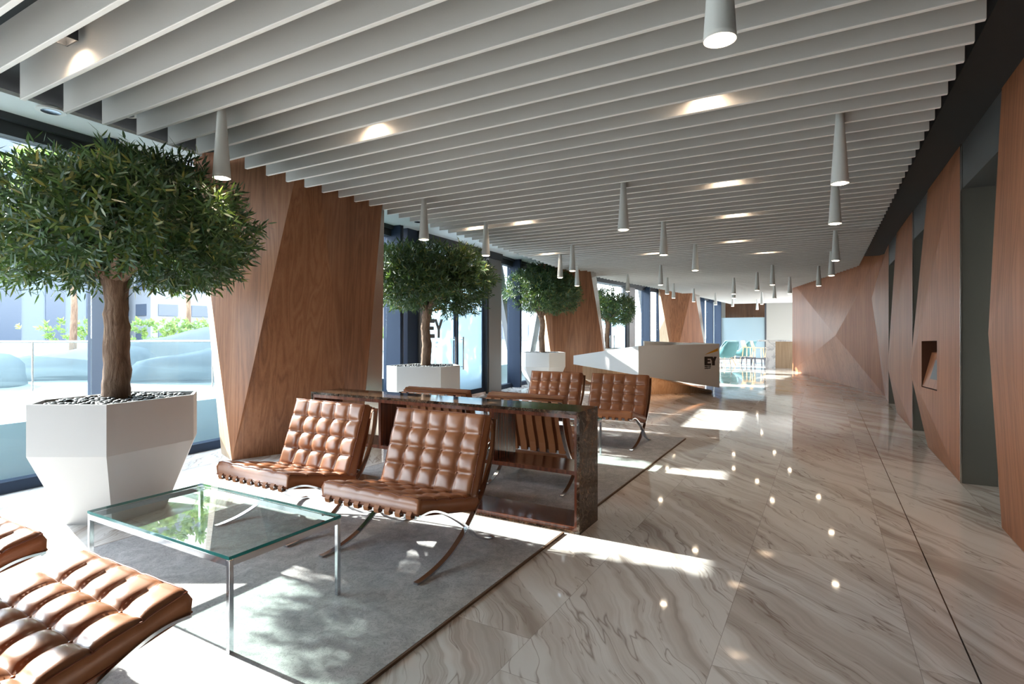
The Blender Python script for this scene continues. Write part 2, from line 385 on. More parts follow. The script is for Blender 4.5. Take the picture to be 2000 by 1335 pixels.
def text_mesh(body, size, name, mat, parent, origin, tdir, extrude=.002, off=0, bold=0):
    cu = D.curves.new(name, 'FONT'); cu.body = body; cu.size = size; cu.extrude = extrude; cu.offset = bold
    tmp = D.objects.new('tmp', cu); COL.objects.link(tmp)
    dg = bpy.context.evaluated_depsgraph_get(); me = D.meshes.new_from_object(tmp.evaluated_get(dg)); D.objects.remove(tmp)
    t = Vector(tdir).normalized(); n = t.cross(Vector((0,0,1)))
    R = Matrix((t, Vector((0,0,1)), n)).transposed().to_4x4()
    o = D.objects.new(name, me); COL.objects.link(o); me.materials.clear(); me.materials.append(mat)
    o.matrix_world = Matrix.Translation(Vector(origin)-(parent.location if parent else Vector())) @ R; o.parent = parent
    return o
def door_set(name, y0, y1, jamb=.62, lead=.0):
    p, q, t, n = facade_frame(y0, y1); p = p+n*.18; q = q+n*.18; L = (q-p).length
    e = struct_empty(name, p)
    # deep portal frame
    b = MB(); obox(b, p, t, n, 0, .30, -.45, .06, 0, 3.3); b.build('jamb', M['frame'], e, world=True)
    b = MB(); obox(b, p, t, n, .30, .34, -.30, .09, 0, 3.3); b.build('jamb_gasket', M['framedark'], e, world=True)
    b = MB(); obox(b, p, t, n, .34, .62, -.30, .0, 0, 3.3); b.build('jamb', M['framegrey'], e, world=True)
    b = MB(); obox(b, q, t, n, -jamb, 0, -.30, .04, 0, 3.3); b.build('jamb', M['framegrey'], e, world=True)
    b = MB(); obox(b, q, t, n, -jamb-.06, -jamb, -.20, .02, 0, 3.1); b.build('jamb_gasket', M['framedark'], e, world=True)
    b = MB(); obox(b, p, t, n, .3, L, -.30, .08, 3.14, 3.3); b.build('header', M['framedark'], e, world=True)
    a0 = .62; a1 = L-jamb-.06; mid = (a0+a1)/2
    b = MB(); obox(b, p, t, n, a0, a1, -.12, -.04, 2.52, 2.60); b.build('transom', M['frame'], e, world=True)
    b = MB(); obox(b, p, t, n, a0, a1, -.09, -.075, 2.60, 3.14); b.build('transom_glass', M['glass'], e, world=True)
    b = MB(); obox(b, p, t, n, a0, a1, -.14, 0, 0, .05); b.build('threshold', M['steel_light'], e, world=True)
    for i, (l0, l1) in enumerate(((a0+.02, mid-.02), (mid+.02, a1-.02))):
        b = MB(); obox(b, p, t, n, l0+.06, l1-.06, -.088, -.076, .14, 2.46); lf = b.build('door_leaf', M['frost'], e, world=True)
        b = MB(); obox(b, p, t, n, l0, l0+.06, -.11, -.05, .05, 2.52); obox(b, p, t, n, l1-.06, l1, -.11, -.05, .05, 2.52)
        obox(b, p, t, n, l0+.06, l1-.06, -.11, -.05, .05, .14); obox(b, p, t, n, l0+.06, l1-.06, -.11, -.05, 2.46, 2.52)
        fr_ = b.build('leaf_frame', M['frame'], e, world=True)
        h = l1-.14 if i == 0 else l0+.14
        c = p+t*h+n*.02
        hb = MB(); hb.tube([(c.x,c.y,.62),(c.x,c.y,1.32)], .017, 10)
        for z in (.68,1.26):
            d0 = c-n*.09; hb.tube([(d0.x,d0.y,z),(c.x,c.y,z)], .010, 8)
        hb.build('handle', M['chrome'], e, world=True)
        if i == 0: logo_at = (p+t*(l0+.12)-n*.074, t, l1-l0)
    o, tt, wd = logo_at
    def pt(a, z): r = o+tt*a; return (r.x, r.y, z)
    def slab(pts, name, mat):
        b = MB(); r0 = [Vector(pt(a,z)) for a,z in pts]; b.loft([r0, [v+n*.003 for v in r0]]); return b.build(name, mat, e, world=True)
    slab([(.05,1.30),(.30,1.30),(.30,1.38),(.13,1.38),(.13,1.46),(.27,1.46),(.27,1.53),(.13,1.53),(.13,1.60),(.30,1.60),(.30,1.68),(.05,1.68)], 'letter_e', M['grey'])
    slab([(.40,1.30),(.48,1.30),(.48,1.46),(.60,1.68),(.51,1.68),(.44,1.54),(.37,1.68),(.28,1.68),(.40,1.46)], 'letter_y', M['grey'])
    slab([(.05,1.80),(.62,1.88),(.62,1.98)], 'logo_beam', M['yellow'])
    text_mesh('ate', .085, 'lettering', M['grey'], e, pt(.33,1.19), tt)
    text_mesh('rs', .085, 'lettering', M['grey'], e, pt(.33,1.10), tt)
    return e
door_set('door_1', 7.72, 11.45)
window_bay(11.45, 12.42); window_bay(12.42, 14.9); window_bay(14.9, 16.9)
door_set('door_2', 16.9, 20.9, .55)
window_bay(20.9, 22.1); window_bay(22.1, 23.6); window_bay(23.6, 26.5); window_bay(26.5, 29.4); window_bay(29.4, 30.9); window_bay(30.9, 32.5)
# ------------------------------------------------------------------ baffles
BL = [(0,-4.76),(1.9,-4.81),(2.9,-4.87),(3.8,-4.95),(4.7,-5.0),(5.7,-5.15),(7,-5.22),(8.5,-5.32),(12.5,-5.75),(16,-5.65),(19,-5.35),(23,-5.0),(28,-4.7),(33,-4.5)]
def baffle_right(y):
    if y < 15.6: return .72
    return max(-1.0 if y > 23.1 else -9, .72-(y-15.6)*.262) if y < 23.1 else (2.6 if y > 23.3 else -1.2)
def col_clip(y, x):      # stop the blades at the wooden columns
    return x
NB = 0
y = 1.885-.2515*4
while y < YE-.1:
    x0 = interp(BL, y); x1 = baffle_right(y)
    if 3.05 < y < 5.55: x0 = max(x0, -4.99)
    if 13.0 < y < 14.6: x0 = max(x0, interp([(13.0,-5.55),(13.7,-5.28),(14.6,-5.2)], y))
    if 22.9 < y < 24.6: x0 = max(x0, -4.62)
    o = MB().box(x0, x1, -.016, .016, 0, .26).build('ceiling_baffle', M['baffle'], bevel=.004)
    o.data.materials.append(M['bladebounce'])
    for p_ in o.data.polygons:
        if p_.normal.z < -.5: p_.material_index = 1  # downward faces get the painted bounce light, sides stay darker
    o.location = (0, y, 3.0)
    tag(o, 'pale grey acoustic ceiling blade, one of the parallel fins crossing the lobby overhead', 'ceiling baffle', 'parallel ceiling baffles across the lobby')
    NB += 1; y += .2515
# carrier rail that holds them
# ------------------------------------------------------------------ downlights between the baffles
DL = [((165,120),'at the top left corner, its housing showing'),((745,260),'washing the blades above the first wooden column'),
 ((1385,210),'washing the blades in the upper middle, right of centre'),((1415,350),'washing the blades left of the pair of overlapping pendants'),
 ((1015,428),'washing the blades above the second tree'),((1435,413),'washing the blades just below the brightest right hand wash'),
 ((1435,466),'washing the blades above the logo end of the desk'),((1075,493),'washing the blades near the second wooden column'),
 ((1280,492),'washing the blades behind the middle pendants'),((1497,490),'washing the blades before the lone pendant right of centre'),
 ((925,440),'washing the blades behind the pendant over the second tree')]
for (u, v), where in DL:
    p = G(u, v, 3.06); yk = 1.885-.2515*4; kk = round((p.y-yk)/.2515); yb = yk+kk*.2515
    t = thing('square_downlight', 'black square downlight '+where, 'ceiling light', (p.x, yb-.126, 3.14), 0, 'square downlights between the baffles')
    MB().loft([[(-.07,-.07,.14),(.07,-.07,.14),(.07,.07,.14),(-.07,.07,.14)],[(-.07,-.07,0),(.07,-.07,0),(.07,.07,0),(-.07,.07,0)],
        [(-.062,-.062,0),(.062,-.062,0),(.062,.062,0),(-.062,.062,0)],[(-.062,-.062,.1),(.062,-.062,.1),(.062,.062,.1),(-.062,.062,.1)]], cap=False).build('housing', M['framedark'], t)
    MB().box(-.05,.05,-.05,.05,.095,.105).build('lens', M['lamp'], t)
    l = D.lights.new('downlight_beam', 'SPOT'); l.energy = 6.5; l.color = (1,.76,.54); l.spot_size = math.radians(150); l.spot_blend = 1.0; l.shadow_soft_size = .03
    lo = D.objects.new('downlight_beam', l); COL.objects.link(lo); lo.parent = t; lo.location = (0,0,.02)
t = thing('air_grille', 'white slotted linear air grille in the dark ceiling at the upper left', 'air grille', (-5.05,1.9,3.42))
for k_ in range(5): MB().box(-.115+.05*k_,-.09+.05*k_,-.9,.8,0,.03).build('slat', M['white'], t)
# ------------------------------------------------------------------ pendants
PEN = [((1406,79),'large cone pendant cut by the top edge of the picture'),
 ((433,348),'grey cone pendant in front of the first wooden column, by the nearest tree'),
 ((828,468),'grey cone pendant hanging over the crown of the second tree'),
 ((949,499),'grey cone pendant right above the edge of the second tree crown'),
 ((1218,449),'grey cone pendant alone in the middle of the ceiling, left of three smaller ones'),
 ((1640,361),'large cone pendant on the right, first of the row leading down the lobby'),
 ((1631,437),'cone pendant directly below the large right hand one, second of that row'),
 ((1632,509),'third cone pendant of the right hand row, before the panelled wall'),
 ((1624,538),'fourth cone pendant of the right hand row, partly behind the third'),
 ((1599,558),'last cone pendant of the right hand row, in front of the folded wooden wall'),
 ((1296,498),'cone pendant over the middle of the lobby, second largest there'),
 ((1358,528),'cone pendant over the middle of the lobby, above the reception desk'),
 ((1118,529),'taller cone pendant of the pair in front of the second wooden column'),
 ((1094,542),'cone pendant over the top of the third tree, left of the near pair'),
 ((1127,558),'lower cone pendant at the right edge of the third tree crown'),
 ((1226,569),'cone pendant beside the fourth tree, in front of the far glazing'),
 ((1289,556),'cone pendant above the left edge of the third wooden column'),
 ((1303,574),'cone pendant in front of the third wooden column, second from its left edge'),
 ((1315.5,582),'cone pendant in front of the third wooden column, third from its left edge'),
 ((1355,589),'cone pendant at the right edge of the third wooden column'),
 ((1398,595),'small cone pendant beside the corner where glazing meets the far partition'),
 ((1433,574),'cone pendant over the frosted partition, nearer of two overlapping ones'),
 ((1433,582),'cone pendant over the frosted partition, hidden behind the nearer one'),
 ((1431,598),'small cone pendant hanging lowest before the frosted partition'),
 ((1479,567),'cone pendant in the far ceiling left of the longest far one'),
 ((1508.5,556),'longest cone pendant before the off-white end wall'),
 ((1542.5,573),'cone pendant beside the left edge of the folded wooden wall'),
 ((1512.5,583),'small cone pendant directly below the longest one at the end wall'),
 ((1488,594),'small cone pendant in front of the end wall, larger of a close pair'),
 ((1479,604),'tiny cone pendant in front of the end wall, lowest in the picture')]
def make_pendant(lab):
    t = thing('cone_pendant', lab, 'pendant light', (0,0,2.53), 0, 'cone pendants hanging from the baffles')
    n = 32
    MB().lathe([(.055,.004),(.0605,.0),(.0605,.02),(.022,.60),(.020,.62)], n=n).build('shade', M['pendant'], t, smooth=False)
    for p in t.children[0].data.polygons: p.use_smooth = abs(p.normal.z) < .5
    MB().lathe([(.044,-.004),(.044,.004)], n=n).build('lamp_face', M['lamp'], t)
    MB().tube([(0,0,.6),(0,0,.98)], .006, 8).build('stem', M['pendant'], t)
    return t
pen0 = None
for i, ((u, v), lab) in enumerate(PEN):
    p = G(u, v, 2.53); lab = lab
    if pen0 is None: pen0 = make_pendant(lab); r = pen0; r.location = (p.x,p.y,2.53)
    else: r = copy_tree(pen0, (p.x,p.y,2.53), 0, lab)
    # keep the stem between two blades
    yk = 1.885-.2515*4; ph = (p.y-yk)/.2515; fr_ = ph-math.floor(ph)
    r.location.y = yk+(math.floor(ph)+min(max(fr_,.22),.78))*.2515
    if i < 9:
        l = D.lights.new('pendant_bulb', 'SPOT'); l.energy = 7; l.color = (1,.82,.62); l.spot_size = math.radians(70); l.spot_blend = .8; l.shadow_soft_size = .04
        lo = D.objects.new('pendant_bulb', l); COL.objects.link(lo); lo.parent = r; lo.location = (0,0,-.01)
# ------------------------------------------------------------------ wooden columns
def facets(polys, parent, name='cladding', mat='veneer'):
    b = MB()
    for p in polys: b.poly(p)
    return b.build(name, M[mat], parent, world=True)
V = Vector
# first column
t1 = thing('faceted_column', 'widest faceted walnut column, nearest, behind the two leather chairs', 'column', (-5.8,4.6,0), 0, 'walnut clad columns along the glazing')
BLc, BRc = V((-5.66,3.74,0)), V((-5.18,5.20,0)); TLc, TRc = V((-6.28,3.67,3.45)), V((-5.03,5.47,3.45))
TM1, TM2 = V((-5.0,4.13,3.45)), V((-4.99,4.30,3.45)); BM2 = V((-5.19,5.05,0))
facets([[BLc,TM1,TLc],[BLc,BM2,TM2,TM1],[BM2,BRc,TRc,TM2]], t1, 'front_cladding')
SB, ST = V((-6.10,3.90,0)), V((-6.30,3.70,3.45))
facets([[SB,BLc,TLc,ST]], t1, 'side_cladding', 'oak')
RB = V((-5.10,5.485,0)); RB2, RT = V((-6.0,5.50,0)), V((-6.0,5.50,3.45))
facets([[BRc,RB,TRc]], t1, 'side_panel', 'steel_light')
facets([[RB,RB2,RT,TRc],[SB,ST,RT,RB2],[TLc,TM1,TM2,TRc,RT,ST]], t1, 'rear_panel', 'framegrey')
def gd(u, d, z):
    l = (u-1000)/F*d; return V((-SN*d+CS*l, CS*d+SN*l, z))
def lean_column(lab, bl, br, tl, tr, so, to):
    # each argument (u, depth): wood face corners at floor and ceiling, outer foot of the pale side, outer head of the steel side
    t = thing('faceted_column', lab, 'column', (gd(*bl,0)+gd(*br,0))/2, 0, 'walnut clad columns along the glazing')
    A, B_, C, E_ = gd(*bl,0), gd(*br,0), gd(*tl,3.45), gd(*tr,3.45); S0 = gd(*so,0); T0 = gd(*to,3.45)
    K = gd((tl[0]*.75+tr[0]*.25), tl[1]-.12, 3.45)
    facets([[A,B_,E_,K],[A,K,C]], t, 'front_cladding')
    facets([[S0,A,C]], t, 'side_cladding', 'oak')
    facets([[B_,T0,E_]], t, 'side_panel', 'steel_light')
    facets([[S0,C,T0,B_],[C,K,E_,T0]], t, 'rear_panel', 'framegrey')
    return t
lean_column('leaning walnut column with steel edge, behind the third tree', (1084,15.0), (1190,15.0), (1049,15.1), (1149,14.9), (1070,15.4), (1161,15.6))
lean_column('farthest leaning walnut column, showing above the reception desk', (1316,22.7), (1383,23.1), (1286,23.2), (1354,23.0), (1289,23.4), (1364,23.9))
# ------------------------------------------------------------------ lift wall: folded panels and steel portals
WT = 3.165
def panel(lab, yn, yf, apex, trim=True):
    xw = 1.11
    t = thing('folded_wall_panel', lab, 'wall panel', (1.3,(yn+yf)/2,0), 0, 'folded walnut panels of the lift wall')
    NBt, FBt, NT_, FT = V((xw,yn,0)), V((xw,yf,0)), V((xw,yn,WT)), V((xw,yf,WT)); A = V(apex)
    facets([[A,NT_,FT],[A,NBt,NT_],[A,FBt,NBt]], t, 'front_cladding', 'veneer_r')
    bk = 1.6
    facets([[A,FT,(bk,yf,WT),(bk,yf,A.z)],[A,(bk,yf,A.z),(bk,yf,0),FBt],[NBt,(bk,yn,0),(bk,yn,WT),NT_],[NT_,(bk,yn,WT),(bk,yf,WT),FT]], t, 'return_panel', 'steel')
    b = MB(); b.box(xw-.008,xw+.006,yn-.012,yn,0,WT); b.build('edge_trim', M['steel_light'], t, world=True)
    return t, (A,NT_,NBt,FBt,FT)
panel('nearest folded walnut panel, cut by the right edge of the picture', 2.75, 5.18, (1.035,5.18,1.396))
p2, P2g = panel('folded walnut panel with the small recessed opening in it', 6.54, 8.43, (.931,8.43,.93))
panel('narrow folded walnut panel between the two far lift portals', 9.75, 11.8, (.98,11.8,.80))
# recessed niche in panel two: cut the middle facet round the opening
A, NTv, NBv, FBv, FTv = P2g
fc = [c_ for c_ in p2.children if c_.name.startswith('front_cladding')][0]
nrm = (NBv-A).cross(NTv-A).normalized()
def on2(u, v):
    l = (u-1000)/F; r = V((-SN+CS*l, CS+SN*l, -(v-HY)/F)); o = V((0,0,HC))
    return o + r*((A-o).dot(nrm)/r.dot(nrm))
nq = [on2(1800,666), on2(1830,665), on2(1830,763), on2(1800,755)]
b = MB()
b.poly([A,NTv,FTv]); b.poly([A,FBv,NBv])
b.poly([A,nq[3],nq[0]]); b.poly([A,nq[0],NTv]); b.poly([nq[0],nq[1],NTv]); b.poly([nq[1],NBv,NTv]); b.poly([nq[1],nq[2],NBv]); b.poly([nq[2],nq[3],NBv]); b.poly([nq[3],A,NBv])
D.objects.remove(fc); b.build('front_cladding', M['veneer_r'], p2, world=True)
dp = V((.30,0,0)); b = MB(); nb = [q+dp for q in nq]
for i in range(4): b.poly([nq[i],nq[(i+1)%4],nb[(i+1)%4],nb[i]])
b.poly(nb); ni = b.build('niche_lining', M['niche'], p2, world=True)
# sloped lectern with screen inside the niche
b = MB(); c0, c1 = nq[3]+V((.02,0,.02)), nq[2]+V((.02,0,.02))
b.loft([[c0+V((-.015,0,-.01)),c0+V((.27,0,-.01)),c0+V((.27,0,.42)),c0+V((.075,0,.38))],[c1+V((-.015,0,-.01)),c1+V((.27,0,-.01)),c1+V((.27,0,.42)),c1+V((.075,0,.38))]]); b.build('sloped_shelf', M['veneer_r'], p2, world=True)
b = MB(); m0, m1 = c0.lerp(c1,.45), c0.lerp(c1,.95)
b.loft([[m0+V((.004,0,.09)),m0+V((.053,0,.30)),m0+V((.045,0,.30)),m0+V((-.004,0,.09))],[m1+V((.004,0,.09)),m1+V((.053,0,.30)),m1+V((.045,0,.30)),m1+V((-.004,0,.09))]]); b.build('screen', M['screen'], p2, world=True)
dn = 2
def portal(y0, y1):
    global dn; dn += 1
    e = struct_empty('door_%d' % dn, (1.37,(y0+y1)/2,0))
    MB().box(1.375,1.42,y0,y1,0,2.74).build('lift_door_leaf', M['steel'], e, world=True)
    MB().box(1.12,1.60,y0,y1,2.745,WT).build('portal_header', M['header'], e, world=True)
    b = MB(); b.box(1.12,1.42,y1-.004,y1+.0,0,2.745); b.build('portal_jamb', M['steel'], e, world=True)
    b = MB(); b.box(1.125,1.42,y0,y0+.02,0,2.745); b.build('portal_jamb', M['steel'], e, world=True)
    if dn > 3:
        b = MB()
        c = y1-.30
        b.box(1.36,1.374,c-.07,c+.07,1.95,2.45); b.build('call_indicator', M['header'], e, world=True)
portal(5.18,6.54); portal(8.43,9.75); portal(11.8,13.2)
# panel beyond the last portal and the big oblique wall
t = thing('folded_wall_panel', 'tall narrow walnut panel where the lift wall meets the oblique wall', 'wall panel', (1.3,14.0,0), 0, 'folded walnut panels of the lift wall')
a4 = V((.90,14.35,2.16)); c0, c1 = V((1.11,13.2,0)), V((1.11,13.2,WT)); d0, d1 = V((1.175,14.76,0)), V((1.165,14.76,WT))
facets([[a4,c0,c1],[a4,c1,d1],[a4,d0,c0],[a4,d1,(1.6,14.78,WT),(1.6,14.78,0),d0]], t, 'front_cladding', 'veneer_r')
facets([[c0,(1.6,13.2,0),(1.6,13.2,WT),c1]], t, 'return_panel', 'steel')
t = thing('folded_wall_panel', 'large oblique walnut wall folded into four triangles at the end of the lobby', 'wall panel', (.1,19,0), 0, 'folded walnut panels of the lift wall')
e0, e1 = V((-1.04,23.11,0)), V((-1.04,23.11,3.30)); f0, f1 = V((1.175,14.77,.0)), V((1.165,14.77,3.30))
pa, pb = (-1.04,23.11), (1.185,14.74)
mid = onplane(1631.5,655,pa,pb); nn = V((-(pa[1]-pb[1]),0,0)); mid = V((0,0,HC)).lerp(mid, .95)
facets([[mid,e1,e0],[mid,f1,e1],[mid,f0,f1],[mid,e0,f0]], t, 'front_cladding', 'veneer_r')
facets([[e0,e1,e1+V((.15,.1,0)),e0+V((.15,.1,0))]], t, 'side_edge', 'veneer_r')
b = MB(); b.prism([(-.88,23.1),(1.33,14.78),(1.6,14.78),(1.6,23.1)][::-1], 0, 3.5); o = b.build('wall_oblique', M['void']); o['kind'] = 'structure'
# ------------------------------------------------------------------ far partition and room behind
pe = thing('glass_partition', 'frosted glass partition closing the far end left of the off-white wall', 'partition', (-3.9,YE,0))
MB().box(-5.25,-2.80,YE+.0,YE+.02,.05,2.25).build('frosted_band', M['frost'], pe, world=True)
MB().box(-5.25,-2.80,YE+.0,YE+.02,2.25,3.3).build('clear_glass', M['glass'], pe, world=True)
b = MB(); b.box(-5.30,-5.22,YE-.03,YE+.05,0,3.3); b.box(-2.80,-2.72,YE-.03,YE+.05,0,3.3); b.box(-5.22,-2.80,YE-.03,YE+.05,0,.05); b.build('partition_frame', M['framedark'], pe, world=True)
o = MB().box(-5.45,-5.3,YE,YE+3.6,0,3.5).build('wall_left', M['wallpaint']); o['kind'] = 'structure'
o = MB().box(-5.3,3.0,YE+3.4,YE+3.6,0,3.5).build('wall_end', M['veneer']); o['kind'] = 'structure'
# ------------------------------------------------------------------ rugs
def rug(lab, x0, x1, y0, y1):
    t = thing('rug', lab, 'rug', ((x0+x1)/2,(y0+y1)/2,0), 0)
    MB().box(x0+.01,x1-.012,y0+.01,y1-.01,.001,.014).build('pile', M['rug'], t, world=True)
    b = MB(); b.box(x0,x1,y0,y0+.01,.0,.013); b.box(x0,x1,y1-.01,y1,0,.013); b.box(x0,x0+.01,y0+.01,y1-.01,0,.013); b.box(x1-.012,x1,y0+.01,y1-.01,0,.013)
    b.build('binding', M['rugedge'], t, world=True)
rug('nearest grey rug, under the glass coffee table in the foreground', -4.12, -1.578, -.35, 3.52)
rug('grey rug beyond the dark marble console, under the second chair group', -4.12, -1.588, 3.93, 7.458)
# ------------------------------------------------------------------ lounge chair
def cushion(W, Dp, T, nx, ny, origin, yaxis, zaxis, name, parent):
    # origin = centre of one edge on the bottom side, yaxis along depth, zaxis = outward normal of the tufted face
    Y = V(yaxis).normalized(); Z = V(zaxis).normalized(); X = V((1,0,0)); O = V(origin)
    R = 9; NX, NY = nx*R, ny*R
    def prof(f, n):
        c = f*n; i = min(int(c), n-1); g = c-i
        e = abs(2*g-1)
        s_ = (1-e**2.6)
        if (i == 0 and g < .5) or (i == n-1 and g > .5): s_ = 1
        return max(s_, 0)**.55
    def h(fx, fy):
        bx, by = prof(fx,nx), prof(fy,ny)
        de = min(fx*W, (1-fx)*W, fy*Dp, (1-fy)*Dp)
        v = T-.024*(1-bx*by)*min(1, .30+.70*de/.07) + .008*math.sin(math.pi*fx)*math.sin(math.pi*fy) - .010*(1-min(1, de/.022))**2
        for i in (round(fx*nx),):
            for j in (round(fy*ny),):
                if 0 < i < nx and 0 < j < ny:
                    d2 = ((fx-i/nx)*W)**2+((fy-j/ny)*Dp)**2
                    v -= .014*math.exp(-d2/.0009)
        return v
    b = MB(); vs = []; fs = []
    for j in range(NY+1):
        for i in range(NX+1):
            fx, fy = i/NX, j/NY
            ex = .012*(1-min(1, min(fx,1-fx)*W/.03))**2; 
            sag = 0
            vs.append(O+X*((fx-.5)*W)+Y*(fy*Dp)+Z*(h(fx,fy)-ex*.6))
    for j in range(NY):
        for i in range(NX):
            a = j*(NX+1)+i; fs.append((a,a+1,a+NX+2,a+NX+1))
    n0 = len(vs)
    ring = [(i,0) for i in range(NX+1)]+[(NX,j) for j in range(1,NY+1)]+[(i,NY) for i in range(NX-1,-1,-1)]+[(0,j) for j in range(NY-1,0,-1)]
    m = len(ring)
    for lev in (.55, 0.0):
        for (i, j) in ring:
            fx, fy = i/NX, j/NY
            out = .008 if lev > .3 else -.004
            dx = (-out if i == 0 else out if i == NX else 0); dy = (-out if j == 0 else out if j == NY else 0)
            vs.append(O+X*((fx-.5)*W+dx)+Y*(fy*Dp+dy)+Z*(T*lev))
    for k_ in range(m):
        k2 = (k_+1) % m
        a, c = ring[k_], ring[k2]; ia, ic = a[1]*(NX+1)+a[0], c[1]*(NX+1)+c[0]
        fs.append((ic, ia, n0+k_, n0+k2)); fs.append((n0+k2, n0+k_, n0+m+k_, n0+m+k2))
    fs.append(tuple(n0+m+k_ for k_ in range(m)))
    b.raw(vs, fs); cu = b.build(name, M['leather'], parent, smooth=True)
    cu.data.polygons[-1].use_smooth = False
    p = MB()
    def edge(pts): p.tube(pts, .0032, 5)
    edge([O+X*((i/NX-.5)*W)+Z*(h(i/NX,0)+.001-.012*.6*(1-min(1,min(i/NX,1-i/NX)*W/.03))**2) for i in range(0,NX+1,2)] )
    edge([O+X*((i/NX-.5)*W)+Y*Dp+Z*(h(i/NX,1)+.001) for i in range(NX+1)])
    for q in (0,1): edge([O+X*((q-.5)*W)+Y*(j/NY*Dp)+Z*(h(q,j/NY)-.006) for j in range(NY+1)])
    for q in (0,1): edge([O+X*((i/NX-.5)*W)+Y*(q*Dp)+Z*.008 for i in (0,NX)])
    for q in (0,1): edge([O+X*((q-.5)*W)+Y*(j/NY*Dp)+Z*.008 for j in (0,NY)])
    for i in range(1,nx): edge([O+X*((i/nx-.5)*W)+Y*(j/NY*Dp)+Z*(h(i/nx,j/NY)-.001) for j in range(NY+1)])
    for j in range(1,ny): edge([O+X*((i/NX-.5)*W)+Y*(j/ny*Dp)+Z*(h(i/NX,j/ny)-.0015) for i in range(NX+1)])
    p.build('piping', M['piping'], cu, smooth=True)
    for i in range(1,nx):
        for j in range(1,ny):
            c = O+X*((i/nx-.5)*W)+Y*(j/ny*Dp)+Z*(h(i/nx,j/ny)+.002)
            bb = MB(); bb.blob(c, (.0085,.0085,.006), 0, 8); bb.build('button', M['leather'], cu, smooth=True)
    return cu
def make_chair(lab, grp):
    t = thing('lounge_chair', lab, 'chair', (0,0,0), 0, grp)
    def smooth_curve(P, n=26):
        out = []
        P = [P[0]]+P+[P[-1]]
        for i in range(1,len(P)-2):
            p0,p1,p2,p3 = P[i-1],P[i],P[i+1],P[i+2]
            for k_ in range(n//4):
                u = k_/(n//4); out.append(tuple(.5*((2*p1[c])+(-p0[c]+p2[c])*u+(2*p0[c]-5*p1[c]+4*p2[c]-p3[c])*u*u+(-p0[c]+3*p1[c]-3*p2[c]+p3[c])*u**3) for c in (0,1)))
        out.append(P[-2]); return out
    back = smooth_curve([(.435,.80),(.405,.61),(.335,.45),(.245,.31),(.105,.175),(-.056,.075),(-.20,.028),(-.33,.009),(-.397,.007)])
    seat = smooth_curve([(-.375,.372),(-.29,.373),(-.20,.348),(-.06,.275),(.10,.165),(.19,.085),(.29,.034),(.36,.012),(.41,.007)])
    for x in (-.375,.375):
        MB().bar(back, x, .034, .012).build('back_leg', M['chrome'], t, smooth=False)
        MB().bar(seat, x, .034, .012).build('seat_rail', M['chrome'], t, smooth=False)
    for (y_, z_) in ((-.372,.366),(.432,.79),(.27,.345)):
        MB().box(-.36,.36,y_-.006,y_+.006,z_-.015,z_+.015).build('crossbar', M['chrome'], t)
    # seat straps wrap the front bar
    for k_ in range(9):
        x = -.32+.64*k_/8; b = MB()
        prof_ = [(-.350,.352),(-.392,.352),(-.397,.372),(-.385,.388),(-.2,.372),(.05,.325),(.27,.328)]
        b.bar(prof_, x, .036, .005); b.build('seat_strap', M['strap'], t)
    for k_ in range(8):
        x = -.33+.66*k_/7; b = MB()
        b.bar([(.285,.335),(.300,.42),(.355,.58),(.405,.77),(.438,.80),(.446,.775)], x, .062, .005); b.build('back_strap', M['strap'], t)
    sc = cushion(.76, .60, .105, 5, 4, (0,-.385,.372), (0,.60,-.135), (0,.135,.60), 'seat_cushion', t)
    bc = cushion(.76, .52, .098, 5, 4, (0,.215,.325), (0,.175,.49), (0,-.49,.175), 'back_cushion', t)
    return t
grp = 'tan leather lounge chairs in the seating groups'
ch = make_chair('tan leather lounge chair in the middle, right one facing the glass coffee table', grp)
ch.location = (-2.33,2.77,.014)
copy_tree(ch, (-3.41,2.77,.014), 0, 'tan leather lounge chair nearest the first wooden column, facing the glass coffee table')
copy_tree(ch, (-2.365,.775,.014), math.pi, 'big foreground tufted leather chair seat at the bottom left corner, cut by the frame')
copy_tree(ch, (-3.52,.775,.014), math.pi, 'leather chair barely showing at the left edge, beside the big foreground seat')
copy_tree(ch, (-2.31,4.66,.014), math.pi, 'leather chair seen from behind through the right half of the marble console')
copy_tree(ch, (-3.30,4.66,.014), math.pi, 'leather chair seen from behind over the left half of the marble console')
copy_tree(ch, (-3.27,6.70,.014), 0, 'leather chair beyond the console, left of the pair facing the camera')
copy_tree(ch, (-2.35,6.70,.014), 0, 'leather chair beyond the console, right of the pair, nearest the white desk')
